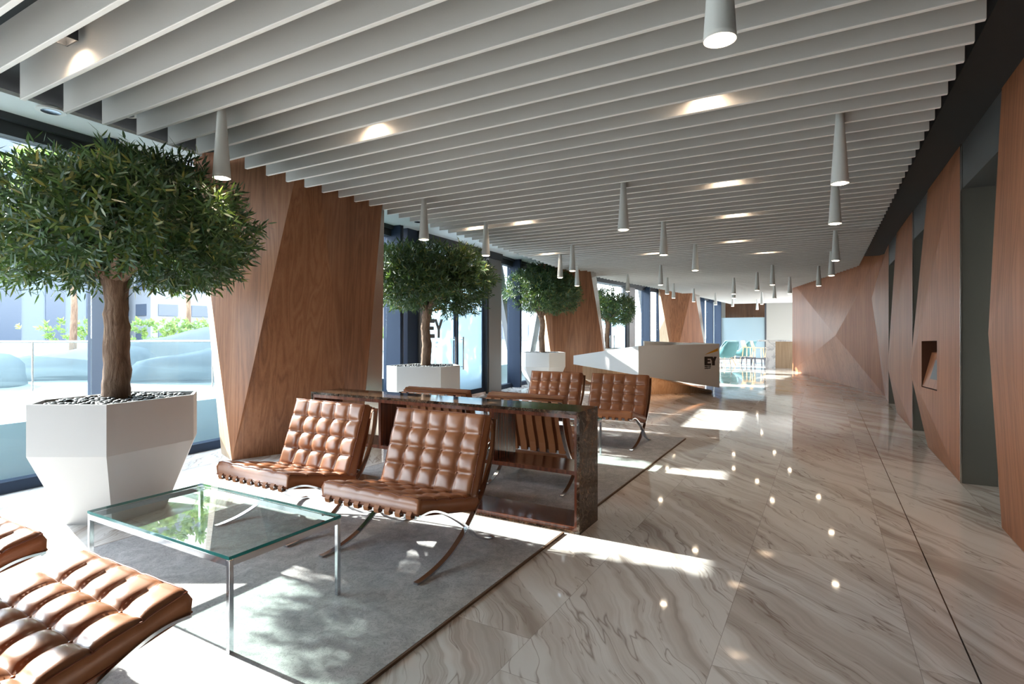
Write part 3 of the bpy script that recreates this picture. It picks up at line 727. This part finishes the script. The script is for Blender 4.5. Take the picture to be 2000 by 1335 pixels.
# ------------------------------------------------------------------ glass coffee tables
def coffee_table(lab, x0, x1, y0, y1, z=.435):
    t = thing('coffee_table', lab, 'coffee table', ((x0+x1)/2,(y0+y1)/2,.014))
    s_ = .022; zt = z-.016
    for x in (x0,x1-s_):
        for y_ in (y0,y1-s_): MB().box(x,x+s_,y_,y_+s_,.014,zt).build('leg', M['chrome'], t, world=True, bevel=.002)
    for (a,b_,c,d) in ((x0+s_,x1-s_,y0,y0+.012),(x0+s_,x1-s_,y1-.012,y1),(x0,x0+.012,y0+s_,y1-s_),(x1-.012,x1,y0+s_,y1-s_)):
        MB().box(a,b_,c,d,zt-.028,zt).build('rail', M['chrome'], t, world=True)
    g = MB().box(x0,x1,y0,y1,zt+.002,zt+.016).build('glass_top', M['tableglass'], t, world=True)
    b = MB()
    for (a,b_,c,d) in ((x0-.001,x1+.001,y0-.001,y0+.001),(x0-.001,x1+.001,y1-.001,y1+.001),(x0-.001,x0+.001,y0,y1),(x1-.001,x1+.001,y0,y1)): b.box(a,b_,c,d,zt+.002,zt+.016)
    b.build('glass_edge', M['glassedge'], g, world=False).location = -t.location
    for x in (x0+.12,x1-.12):
        for y_ in (y0+.014,y1-.014): MB().lathe([(.006,0),(.006,.004)], (x,y_,zt-.002), 8).build('pad', M['framedark'], t, world=True)
coffee_table('rectangular glass coffee table with chrome legs on the nearest rug', -3.48, -2.232, 1.462, 2.092)
coffee_table('glass coffee table with chrome legs between the chairs beyond the console', -3.45, -2.2, 5.30, 5.95)
# ------------------------------------------------------------------ marble console
t = thing('console_table', 'long dark brown marble console with wooden shelves between the two seating groups', 'console table', (-2.83,3.72,0))
x0, x1, y0, y1, H = -4.17, -1.475, 3.545, 3.90, .852
MB().box(x0,x1,y0,y1,H-.022,H).build('marble_top', M['emperador'], t, world=True)
for a,b_ in ((x0,x0+.02),(x1-.02,x1)): MB().box(a,b_,y0,y1,0,H-.022).build('marble_end', M['emperador'], t, world=True)
MB().box(x0+.02,x1-.02,y0,y1,0,.02).build('marble_base', M['emperador'], t, world=True)
MB().box(x0+.02,x1-.02,y0+.005,y1-.005,H-.05,H-.022).build('wooden_liner', M['mahogany'], t, world=True)
MB().box(x0+.02,x1-.02,y0+.005,y1-.005,.02,.045).build('wooden_liner', M['mahogany'], t, world=True)
for a in (x0+.02,x1-.04): MB().box(a,a+.02,y0+.005,y1-.005,.045,H-.05).build('wooden_liner', M['mahogany'], t, world=True)
MB().box(x0+.04,x1-.04,y0+.008,y1-.008,.408,.436).build('shelf', M['mahogany'], t, world=True)
for a in (-3.34,-2.20): MB().box(a,a+.026,y0+.01,y1-.01,.436,H-.05).build('divider', M['mahogany'], t, world=True)
for a in (-3.02,-2.52): MB().box(a,a+.026,y0+.01,y1-.01,.045,.408).build('divider', M['mahogany'], t, world=True)
# ------------------------------------------------------------------ planters and trees
def planter(lab, c, rot=0, ztop=.90, pts=None):
    t = thing('planter', lab, 'planter', (c[0],c[1],0), 0, 'white faceted planters with olive trees')
    if pts is None:
        R = .62; pts = [(R*math.cos(rot+k_*math.pi/3), R*math.sin(rot+k_*math.pi/3)) for k_ in range(6)]
    sc_ = lambda s_: [(x*s_,y_*s_) for x,y_ in pts]
    b = MB(); k2 = .60
    b.loft([[(x,y_,0) for x,y_ in sc_(k2)],[(x,y_,.535) for x,y_ in pts],[(x,y_,ztop) for x,y_ in pts],[(x,y_,ztop) for x,y_ in sc_(.955)],[(x,y_,ztop-.06) for x,y_ in sc_(.95)]])
    b.build('pot', M['pot'], t)
    b = MB(); rnd = random.Random(3)
    from mathutils.geometry import intersect_point_tri_2d
    n = 0; tries = 0
    while n < 620 and tries < 9000:
        tries += 1
        x, y_ = rnd.uniform(-.75,.75), rnd.uniform(-.75,.75)
        ins = all(((pts[(i+1)%6][0]-pts[i][0])*.94*(y_-pts[i][1]*.94)-(pts[(i+1)%6][1]-pts[i][1])*.94*(x-pts[i][0]*.94)) > .018 for i in range(6))
        if not ins or math.hypot(x,y_) < .07: continue
        n += 1; b.blob((x,y_,ztop-.035+rnd.uniform(0,.03)), (rnd.uniform(.02,.034),rnd.uniform(.014,.02),rnd.uniform(.009,.014)), rnd.uniform(0,3.1), 6)
    o = b.build('pebbles', M['pebble'], t, smooth=True); o['kind'] = 'stuff'
    MB().prism(sc_(.93), ztop-.10, ztop-.045).build('soil', M['void'], t)
    return t
def leafmesh(name, mat, parent, seed, c, R, n_sprig, leaf=(.075,.0085), lobes=9):
    rnd = random.Random(seed); vs = []; fs = []
    L = []
    for i in range(lobes):
        a = 2*math.pi*i/lobes+rnd.uniform(-.3,.3); rr = rnd.uniform(.35,.78); L.append((R[0]*rr*math.cos(a), R[1]*rr*math.sin(a), rnd.uniform(-.35,.45)*R[2], rnd.uniform(.42,.62)))
    L += [(0,0,.35*R[2],.62),(0.2*R[0],.1*R[1],.0,.6),(-.25*R[0],0,.2*R[2],.6)]
    for s_ in range(n_sprig):
        lo = L[s_ % len(L)]
        while True:
            d = V((rnd.gauss(0,1),rnd.gauss(0,1),rnd.gauss(0,1)))
            if d.length > .1: break
        d.normalize(); q = rnd.uniform(.5,1.0)**.5
        k_ = lo[3]
        p = V((lo[0]+d.x*q*k_*R[0], lo[1]+d.y*q*k_*R[1], lo[2]+d.z*q*k_*R[2]*1.25))
        e = (p.x/R[0])**2+(p.y/R[1])**2+(p.z/R[2])**2
        if e > 1: p *= (1/e**.5)*rnd.uniform(.9,1.02)
        if p.z < -R[2]*.72: p.z = -R[2]*rnd.uniform(.5,.75)
        out = V((p.x/R[0], p.y/R[1], p.z/R[2]+.25)).normalized()
        g = (out+V((rnd.gauss(0,.55),rnd.gauss(0,.55),rnd.gauss(0,.5)))).normalized()
        side = g.cross(V((rnd.gauss(0,1),rnd.gauss(0,1),rnd.gauss(0,1)))).normalized(); up = side.cross(g)
        p = p+V(c)
        ln = rnd.uniform(.10,.20)
        # twig
        b0 = len(vs); r_ = .0018
        vs += [p+side*r_, p-side*r_, p+g*ln-side*r_*.4, p+g*ln+side*r_*.4]; fs.append((b0,b0+1,b0+2,b0+3))
        nl = rnd.randint(8,11)
        for j in range(nl):
            q = p+g*(ln*(.1+.9*j/(nl-1)))
            ang = j*2.4+rnd.uniform(-.3,.3)
            rad = side*math.cos(ang)+up*math.sin(ang)
            ld = (g*rnd.uniform(.5,1.1)+rad).normalized(); ll = leaf[0]*rnd.uniform(.7,1.3); w_ = leaf[1]*rnd.uniform(.8,1.25)
            wd = ld.cross(g); wd = wd.normalized() if wd.length > .01 else side
            nrm_ = wd.cross(ld); bend = nrm_*ll*rnd.uniform(-.12,.12)
            b0 = len(vs)
            vs += [q, q+ld*ll*.3+wd*w_+bend*.4, q+ld*ll*.68+wd*w_*.8+bend*.8, q+ld*ll+bend, q+ld*ll*.68-wd*w_*.8+bend*.8, q+ld*ll*.3-wd*w_+bend*.4]
            fs.append((b0,b0+1,b0+2,b0+3,b0+4,b0+5))
    b = MB(); b.raw(vs, fs); o = b.build(name, mat, parent); return o
def tree(lab, base, trunk, crown_c, R, n, seed, tr=.085, leaf=(.075,.0085)):
    t = thing('olive_tree', lab, 'tree', base, 0, 'olive trees in white planters')
    rnd = random.Random(seed); b = MB()
    P = [V(p) for p in trunk]; pts = []; rad = []
    for i in range(len(P)-1):
        for k_ in range(7):
            u = k_/7; q = P[i].lerp(P[i+1],u); pts.append(q+V((rnd.uniform(-.006,.006),rnd.uniform(-.006,.006),0)))
            f_ = (i+u)/(len(P)-1); rad.append(tr*(1.12-.25*f_+.08*rnd.random()+(.25*max(0,f_-.8)/.2)))
    pts.append(P[-1]); rad.append(tr*1.15)
    n_ = 14; rings = []
    for q, r_ in zip(pts, rad):
        rings.append([(q.x+r_*(1+.07*math.sin(3*a+q.z*4)+rnd.uniform(-.035,.035))*math.cos(a), q.y+r_*(1+.07*math.cos(4*a+q.z*3)+rnd.uniform(-.035,.035))*math.sin(a), q.z) for a in [2*math.pi*k_/n_ for k_ in range(n_)]])
    b.loft(rings); b.build('trunk', M['bark'], t, smooth=True)
    top = P[-1]; b = MB()
    for k_ in range(7):
        a = k_*2*math.pi/7+.4; e = V(crown_c)+V((R[0]*.6*math.cos(a),R[1]*.6*math.sin(a),rnd.uniform(-.2,.3)*R[2]))
        m_ = top.lerp(e,.5)+V((0,0,-.06)); b.tube([top-V((0,0,.05)),top.lerp(m_,.5),m_,e], [tr*.62,tr*.42,tr*.26,tr*.08], 8)
    b.build('branches', M['bark'], t, smooth=True)
    leafmesh('foliage', M['leaf'], t, seed, crown_c, R, n, leaf)
    return t
c1 = V((-4.78,2.23))
P1 = [V((-4.843,1.666)),V((-4.355,1.943)),V((-4.465,2.617))]
pl = [(p.x-c1.x,p.y-c1.y) for p in P1]; pl += [(-x,-y_) for x,y_ in pl]
planter('largest white faceted planter, nearest, at the left behind the coffee table', (c1.x,c1.y), pts=pl)
tree('largest olive tree with thick trunk, nearest, at the left edge', (-4.93,2.27,.85), [(0,0,0),(-.01,.01,.35),(.0,0,.7),(-.02,0,1.0)], (-.08,-.02,1.37), (1.24,.86,.50), 3700, 11, .083, (.085,.0078))
P2 = [V((-5.855,6.41)),V((-5.556,6.355)),V((-4.935,6.563)),V((-4.881,7.103))]
c2 = V((-5.395,6.80)); pl2 = [(-.46,-.39),(-.16,-.50),(.46,-.237),(.50,.20),(.16,.52),(-.46,.30)]
planter('white faceted planter just behind the marble console', (c2.x,c2.y), pts=pl2)
tree('second olive tree, bushy, before the frosted double doors', (-5.48,6.89,.85), [(0,0,0),(.03,0,.35),(.0,0,.62),(.04,0,.95)], (.0,0,1.33), (1.02,1.02,.58), 2900, 23, .07, (.085,.0085))
c3 = V((-6.44,12.95)); planter('white faceted planter beyond the lounge chairs, under the third tree', (c3.x,c3.y), rot=math.radians(13))
tree('third olive tree with pale sparse crown, before the second column', (-6.44,12.95,.85), [(0,0,0),(-.02,0,.4),(.02,0,.8),(-.03,0,1.0)], (.12,-.15,1.62), (.95,.98,.66), 2300, 31, .07, (.085,.009))
planter('white planter mostly hidden behind the reception desk, under the farthest tree', (-6.2,17.3), rot=math.radians(20))
tree('farthest and smallest looking olive tree, behind the reception desk', (-6.2,17.3,.85), [(0,0,0),(-.03,0,.4),(.0,0,.75),(.0,0,.95)], (.0,.0,1.36), (.85,1.15,.60), 1500, 43, .07, (.082,.011))
# ------------------------------------------------------------------ reception desk
t = thing('reception_desk', 'white angular reception desk on a pale wooden base in the middle of the lobby', 'reception desk', (-3.4,12.6,0))
rt, rbm = V((-2.12,13.52,1.15)), V((-2.12,13.52,.13))
ft = G(1247,675,1.15); dF = -SN*ft.x+CS*ft.y; fb = V((ft.x,ft.y,HC-(732.5-HY)*dF/F))
def atd(u, v, d): l = (u-1000)/F*d; return V((-SN*d+CS*l, CS*d+SN*l, HC-(v-HY)*d/F))
lt, lb = atd(1120,694,12.0), atd(1120,711,12.0)
bk = V((-.55,1.25,0))
rt2, rb2 = rt+V((-.9,1.6,0)), rbm+V((-.9,1.6,0)); lt2, lb2 = lt+V((.3,1.3,.05)), lb+V((.3,1.3,0))
b = MB()
b.poly([ft,fb,rbm,rt]); b.poly([lt,lb,fb,ft]); b.poly([rt,rbm,rb2,rt2]); b.poly([lt2,lb2,lb,lt]); b.poly([lb,lb2,rb2,rbm,fb])
b.poly([rt2,rb2,lb2,lt2])
b.poly([ft,rt,rt2,lt2,lt])
b.build('counter_body', M['desk'], t, world=True)
q0, q1, q2 = atd(1256,665.5,13.3), atd(1330,668.5,14.6), atd(1400,671,15)
b = MB(); b.loft([[V((q.x,q.y,1.0)),V((q.x+.04,q.y-.03,1.0)),V((q.x+.04,q.y-.03,q.z)),V((q.x,q.y,q.z))] for q in (q0,q1,q2)]); b.build('rear_upstand', M['white'], t, world=True)
# wooden wedge base
w0 = atd(1138,713,12.2); w1 = atd(1138,738,12.2); w1b = atd(1150,745,12.4)
wf = G(1262,770); wt = G(1391,766); wr_ = G(1391,762,.12); wft = atd(1248,730,12.35)
b = MB()
b.poly([w0,w1,w1b,wf,wft]); b.poly([wft,wf,wt,wr_]); 
bk0, bk1, bk2 = w0+V((.3,1.1,0)), w1+V((.3,1.1,-.3)), wt+V((-.9,1.4,0)); bk3 = wr_+V((-.9,1.4,0))
b.poly([w0,bk0,bk1,w1]); b.poly([wt,bk2,bk3,wr_]); b.poly([w1,bk1,bk2,wt,wf,w1b]); b.poly([bk0,bk3,bk2,bk1]); b.poly([w0,wft,wr_,bk3,bk0])
b.build('wooden_base', M['oak'], t, world=True)
_l = D.lights.new('plinth_strip', 'AREA'); _l.shape = 'RECTANGLE'; _l.size = 2.2; _l.size_y = .04; _l.energy = 2; _l.color = (1,.62,.36)
_o = D.objects.new('plinth_strip', _l); COL.objects.link(_o); _o.parent = t; _p = (fb+rbm)/2+V((-.15,.25,-.02)); _o.location = _p-t.location
_x = (rbm-fb).normalized(); _z = (_p-((wf+wt)/2)).normalized(); _y = _z.cross(_x).normalized(); _z = _x.cross(_y)
_o.rotation_euler = Matrix((_x,_y,_z)).transposed().to_euler()
# logo on the right-hand face
nf = (rbm-fb).cross(rt-rbm).normalized()
if nf.dot(V((0,0,HC))-rt) < 0: nf = -nf
def ondesk(u, v):
    l = (u-1000)/F; r = V((-SN+CS*l, CS+SN*l, -(v-HY)/F)); o = V((0,0,HC)); return o + r*((rt-o).dot(nf)/r.dot(nf)) + nf*.001
def decal(pts, name, mat):
    r0 = [ondesk(*p) for p in pts]; MB().loft([r0,[q+nf*.006 for q in r0]]).build(name, mat, t, world=True)
decal([(1376.3,692.2),(1402.0,679.3),(1401.6,685.2)], 'logo_beam', M['yellow'])
decal([(1376.0,696.2),(1388.0,696.2),(1388.0,699.9),(1381.5,699.9),(1381.5,702.7),(1386.5,702.7),(1386.5,706.0),(1381.5,706.0),(1381.5,709.2),(1388.2,709.2),(1388.2,713.0),(1376.0,713.0)], 'letter_e', M['black'])
decal([(1386.6,696.2),(1391.6,696.2),(1393.4,700.6),(1395.0,696.2),(1399.4,696.2),(1395.8,705.0),(1395.8,713.2),(1390.6,713.1),(1390.6,705.0)], 'letter_y', M['black'])
tx = (rt-ft); tx.z = 0
text_mesh('Building a better', .042, 'lettering', M['black'], t, ondesk(1376,716.6)+nf*.003, tx)
text_mesh('working world', .042, 'lettering', M['black'], t, ondesk(1376,720.0)+nf*.003, tx)
# ------------------------------------------------------------------ far lounge
t = thing('bar_counter', 'high white marble bar with walnut front at the far end, right of the stools', 'counter', (-1.2,24.8,0))
MB().box(-2.35,-1.70,24.32,25.6,1.06,1.12).build('marble_top', M['carrara'], t, world=True)
MB().box(-2.05,-1.70,24.34,25.5,0,1.06).build('marble_end', M['carrara'], t, world=True)
MB().box(-1.70,1.2,24.36,25.2,.0,1.06).build('wooden_front', M['oak'], t, world=True)
MB().box(-1.70,1.2,24.30,25.3,1.06,1.12).build('counter_top', M['carrara'], t, world=True)
def stool(lab, first=None):
    t = thing('bar_stool', lab, 'bar stool', (0,0,0), 0, 'plywood bar stools beside the bar')
    for sx_ in (-1,1):
        for sy in (-1,1):
            a, b_ = V((sx_*.17,sy*.16,.76)), V((sx_*.23,sy*.22,0)); m_ = a.lerp(b_,.55)
            l_ = MB().tube([a,m_], .021, 8).build('leg', M['ply'], t)
            MB().tube([m_,b_], .020, 8).build('leg_sock', M['navy'], l_)
    b = MB(); b.box(-.21,.21,-.20,.20,.745,.775); b.build('seat', M['ply'], t, bevel=.01)
    b = MB(); b.loft([[(-.21,.18,.77),(.21,.18,.77),(.21,.20,.77),(-.21,.20,.77)],[(-.20,.235,.92),(.20,.235,.92),(.20,.255,.92),(-.20,.255,.92)],[(-.17,.27,1.06),(.17,.27,1.06),(.17,.285,1.06),(-.17,.285,1.06)]]); b.build('backrest', M['ply'], t)
    b = MB(); 
    for p_, q_ in (((-.2,-.2),(.2,-.2)),((.2,-.2),(.2,.2)),((.2,.2),(-.2,.2)),((-.2,.2),(-.2,-.2))): b.tube([(p_[0],p_[1],.30),(q_[0],q_[1],.30)], .011, 6)
    b.build('footrest', M['navy'], t)
    return t
st = stool('plywood bar stool with dark leg tips, farthest left of the three'); st.location = (-2.95,26.7,0); st.rotation_euler.z = math.radians(70)
copy_tree(st, (-2.50,26.05,0), math.radians(80), 'plywood bar stool with dark leg tips, in the middle of the three')
copy_tree(st, (-1.98,26.25,0), math.radians(200), 'plywood bar stool with dark leg tips, right against the marble bar')
def armchair(lab):
    t = thing('armchair', lab, 'armchair', (0,0,0), 0, 'teal lounge armchairs at the far end')
    prof_ = [(-.34,.44),(-.30,.40),(.10,.36),(.26,.42),(.36,.70),(.44,1.02)]
    rings = []
    for (y_, z_), hw, lift in zip(prof_, (.30,.34,.38,.40,.38,.30), (.0,.12,.24,.30,.16,.0)):
        rings.append([V((-hw,y_-lift*.3,z_+lift)),V((-hw*.9,y_-.02,z_+lift*.35)),V((-hw*.55,y_,z_)),V((hw*.55,y_,z_)),V((hw*.9,y_-.02,z_+lift*.35)),V((hw,y_-lift*.3,z_+lift))])
    b = MB(); b.loft(rings, cap=False, closed=False); o = b.build('seat_shell', M['teal'], t, smooth=True)
    m_ = o.modifiers.new('solid', 'SOLIDIFY'); m_.thickness = .05; m_.offset = -1
    e = MB(); e.tube([r[0] for r in rings]+[rings[-1][k_] for k_ in range(1,5)]+[r[5] for r in rings[::-1]], .016, 6); e.build('shell_edge', M['tealpale'], t, smooth=True)
    MB().box(-.29,.29,-.32,.24,.38,.47).build('seat_pad', M['teal'], t, bevel=.03)
    for sx_ in (-1,1):
        for y0_, y1_ in ((-.25,-.36),(.18,.34)): MB().tube([(sx_*.20,y0_,.36),(sx_*.30,y1_,0)], .017, 6).build('leg', M['ply'], t)
    return t
ac = armchair('teal armchair facing the camera behind the desk end, with the dark pink cushion'); ac.location = (-4.05,28.2,0); ac.rotation_euler.z = math.radians(-15)
copy_tree(ac, (-3.80,25.6,0), math.radians(235), 'teal armchair in front, seen from its side, holding the peach cushion')
copy_tree(ac, (-3.28,27.6,0), math.radians(245), 'teal armchair nearest the bar stools, seen from behind its side')
copy_tree(ac, (-4.9,27.2,0), math.radians(120), 'teal armchair mostly hidden, its rim peeping over the white desk')
def cushion_small(lab, loc, rz, tilt, mat):
    b = MB(); n = 8; vs = []; fs = []
    for s_ in (1,-1):
        for j in range(n+1):
            for i in range(n+1):
                x, z_ = i/n*2-1, j/n*2-1; vs.append((.21*x, s_*.07*((1-x**4)*(1-z_**4))**.5, .21*z_+.21))
    for s_ in (0,1):
        o_ = s_*(n+1)**2
        for j in range(n):
            for i in range(n):
                a = o_+j*(n+1)+i; q = (a,a+1,a+n+2,a+n+1); fs.append(q if s_ == 1 else q[::-1])
    b.raw(vs, fs); o = b.build('throw_cushion', M[mat], smooth=True); o.location = loc; o.rotation_euler = (tilt, math.radians(20), rz)
    tag(o, lab, 'cushion', 'throw cushions on the teal armchairs')
cushion_small('dark pink cushion on the armchair that faces the camera', (-4.02,28.15,.50), math.radians(-15), math.radians(-18), 'pink')
cushion_small('peach cushion on the front side-on armchair', (-3.77,25.62,.52), math.radians(235), math.radians(-20), 'peach')
cushion_small('magenta cushion on the armchair nearest the bar stools', (-3.24,27.62,.52), math.radians(245), math.radians(-20), 'pink')
t = thing('side_table', 'thin legged white side table right behind the logo end of the desk', 'side table', (-3.15,20.9,0))
MB().lathe([(.30,.47),(.30,.49)], n=28).build('table_top', M['white'], t)
for a in (0,2.1,4.2): MB().tube([(.22*math.cos(a),.22*math.sin(a),.47),(.27*math.cos(a),.27*math.sin(a),0)], .010, 6).build('leg', M['white'], t)
# ------------------------------------------------------------------ outside terrace
o = MB().box(-90,-6.75,-40,80,.30,.55)
o = MB()
ys = [-12+44*i/30 for i in range(31)]+[45,80]; 
for a, c in zip([-60]+ys[:-1], ys): 
    o.raw([(xf(a)-.30,a,.55),(-90,a,.55),(-90,c,.55),(xf(c)-.30,c,.55)], [(0,1,2,3)][:1])
    o.f[-1] = o.f[-1][::-1]
ob = o.build('terrace', M['terrace']); tag(ob, 'pale stone terrace outside, raised above the lobby floor', 'terrace')
o = MB()
for a, c in zip(ys[:-1], ys[1:]): o.raw([(xf(a)-.30,a,-.2),(xf(c)-.30,c,-.2),(xf(c)-.30,c,.56),(xf(a)-.30,a,.56),(xf(a)-.42,a,.56),(xf(c)-.42,c,.56)], [(0,1,2,3),(3,2,5,4)])
ob = o.build('terrace_kerb', M['upstand']); tag(ob, 'blue grey kerb wall holding the terrace edge just outside the glass', 'kerb')
def wrapped(lab, c, sz, rz, seed):
    rnd = random.Random(seed); n = 10; b = MB(); rings = []
    for lev, sc_ in ((0,1.04),(.35,1.0),(.62,.97),(.80,.9),(.92,.72),(.98,.4)):
        ring = []
        for k_ in range(28):
            a = 2*math.pi*k_/28; ca, sa = math.cos(a), math.sin(a); q = (abs(ca)**4+abs(sa)**4)**-.25
            w_ = 1+rnd.uniform(-.03,.03)
            ring.append((sz[0]/2*ca*q*sc_*w_, sz[1]/2*sa*q*sc_*w_, sz[2]*lev*(1+(.22*ca if lev > .5 else 0))+rnd.uniform(-.015,.015)))
        rings.append(ring)
    b.loft(rings); o = b.build('covered_sofa', M['wrap'], smooth=True); o.location = (c[0],c[1],.551); o.rotation_euler.z = rz
    tag(o, lab, 'covered furniture', 'plastic covered furniture on the terrace')
wrapped('large plastic covered sofa on the terrace, seen left of the nearest planter', (-12.2,5.0), (2.4,1.1,.55), math.radians(40), 1)
wrapped('smaller plastic covered seat at the left edge on the terrace', (-11.7,3.3), (1.3,1.0,.46), math.radians(60), 2)
wrapped('plastic covered sofa on the terrace between the tree trunk and the first column', (-9.7,5.9), (2.3,1.0,.56), math.radians(40), 3)
wrapped('plastic covered heap farther out on the terrace behind the other sofas', (-15.2,8.6), (3.0,1.4,.85), math.radians(40), 4)
# glass balustrade
t = thing('glass_balustrade', 'glass balustrade with slim handrail on the terrace outside', 'railing', (-9.8,3.9,.56))
rl = [(-13.4,.4),(-11.65,1.95),(-9.95,3.5),(-8.2,5.1)]
for i_, ((a,b_),(c,d)) in enumerate(zip(rl, rl[1:])):
    p, q = V((a,b_,0)), V((c,d,0)); tt = (q-p).normalized(); n_ = V((tt.y,-tt.x,0)); L_ = (q-p).length
    b = MB(); obox(b, p, tt, n_, .03, L_-.03, 0, .015, .58, 1.26); b.build('glass_panel', M['glass'], t, world=True)
    b = MB(); b.tube([(a,b_,1.275),(c,d,1.275)], .015, 8); b.build('handrail', M['steel_light'], t, world=True)
    b = MB(); b.tube([(c,d,.56),(c,d,1.27)], .012, 8); b.build('post', M['steel_light'], t, world=True)
# hedge, street trees, buildings
rnd = random.Random(5)
def street_tree(lab, x, y_, h, r, seed):
    t = thing('street_tree', lab, 'tree', (x,y_,.5), 0, 'slim trees beyond the terrace')
    MB().tube([(0,0,0),(.05,.03,h*.3),(-.04,0,h*.62),(.08,.05,h*.9)], [.10,.08,.06,.03], 8).build('trunk', M['bark'], t, smooth=True)
    leafmesh('foliage', M['leaf_out'], t, seed, (0,0,h*.82), (r,r,h*.34), 330, (.22,.05), 6)
street_tree('slim pale street tree seen left of the dark mullion', -17.5, 7.0, 5.2, 1.6, 61)
street_tree('slim pale street tree seen just left of the first column', -13.8, 10.2, 4.6, 1.5, 62)
street_tree('slim pale street tree seen between trunk and mullion', -19.5, 11.2, 5.4, 1.9, 63)
t = thing('hedge_planter', 'low planter wall with green shrubs along the terrace edge', 'hedge', (-18,12,.55))
MB().box(-18.6,-17.8,5,24,.56,1.15).build('planter_wall', M['wallpaint'], t, world=True)
b_ = leafmesh('shrubs', M['leaf_out'], t, 77, (-.2,2.5,.85), (.32,9,.42), 900, (.12,.03), 14)
def building(lab, x0, x1, y0, y1, h, wall, win, fx, fz, ww, wh):
    t = thing('building', lab, 'building', ((x0+x1)/2,(y0+y1)/2,0), 0, 'buildings beyond the terrace')
    MB().box(x0,x1,y0,y1,-2,h).build('wall', wall, t, world=True)
    nz = int(h/fz); ny = int((y1-y0)/fx)
    for k_ in range(nz):
        for j in range(ny):
            yy = y0+(j+.5)*fx; zz = .8+k_*fz
            if zz+wh > h: continue
            MB().box(x1-.02,x1+.06,yy-ww/2,yy+ww/2,zz,zz+wh).build('window', win, t, world=True)
        # floor bands
    nx_ = int((x1-x0)/fx)
    for k_ in range(nz):
        for j in range(min(nx_,4)):
            xx = x1-(j+.5)*fx; zz = .8+k_*fz
            if zz+wh > h: continue
            MB().box(xx-ww/2,xx+ww/2,y0-.06,y0+.02,zz,zz+wh).build('window', win, t, world=True)
M['bw1'] = plain('pale tower cladding', (.11,.13,.165), .6); M['bw2'] = plain('beige stone building', (.17,.135,.115), .8); M['bw3'] = plain('white block building', (.17,.18,.20), .7)
M['bwin'] = plain('building window glass', (.05,.065,.095), .25)
building('blue grey tower with tall window strips at the far left outside', -52,-42,6,19.5,15,M['bw1'],M['bwin'],2.2,7.0,1.0,6.2)
building('white block with rows of small windows outside, right of the nearest trunk', -50,-40,20.5,27.5,14,M['bw3'],M['bwin'],2.3,1.8,1.3,.8)
building('beige stone building outside, just left of the first column', -46,-36,29,44,12,M['bw2'],M['bwin'],3.2,3.4,1.3,2.0)
building('pale block far along the street seen past the second tree', -40,-30,50,66,14,M['bw3'],M['bwin'],3.0,3.2,1.6,1.6)
# inclined steel struts outside the glazing by the third tree
for i, (ya, yb, lab) in enumerate(((12.2,13.4,'grey brown inclined steel strut outside the glass, left of the third tree'),(15.3,14.3,'inclined steel strut outside the glass, right behind the third tree'),(22.6,23.6,'slanted steel strut outside the far glazing'))):
    b = MB(); xa, xb_ = xf(ya)-.28, xf(yb)-.28
    b.loft([[(xb_-.15,yb-.16,0.56),(xb_+.0,yb-.16,.56),(xb_+.0,yb+.16,.56),(xb_-.15,yb+.16,.56)],[(xa-.15,ya-.16,3.5),(xa,ya-.16,3.5),(xa,ya+.16,3.5),(xa-.15,ya+.16,3.5)]])
    o = b.build('inclined_strut', M['framegrey']); tag(o, lab, 'strut', 'inclined struts outside the glazing')
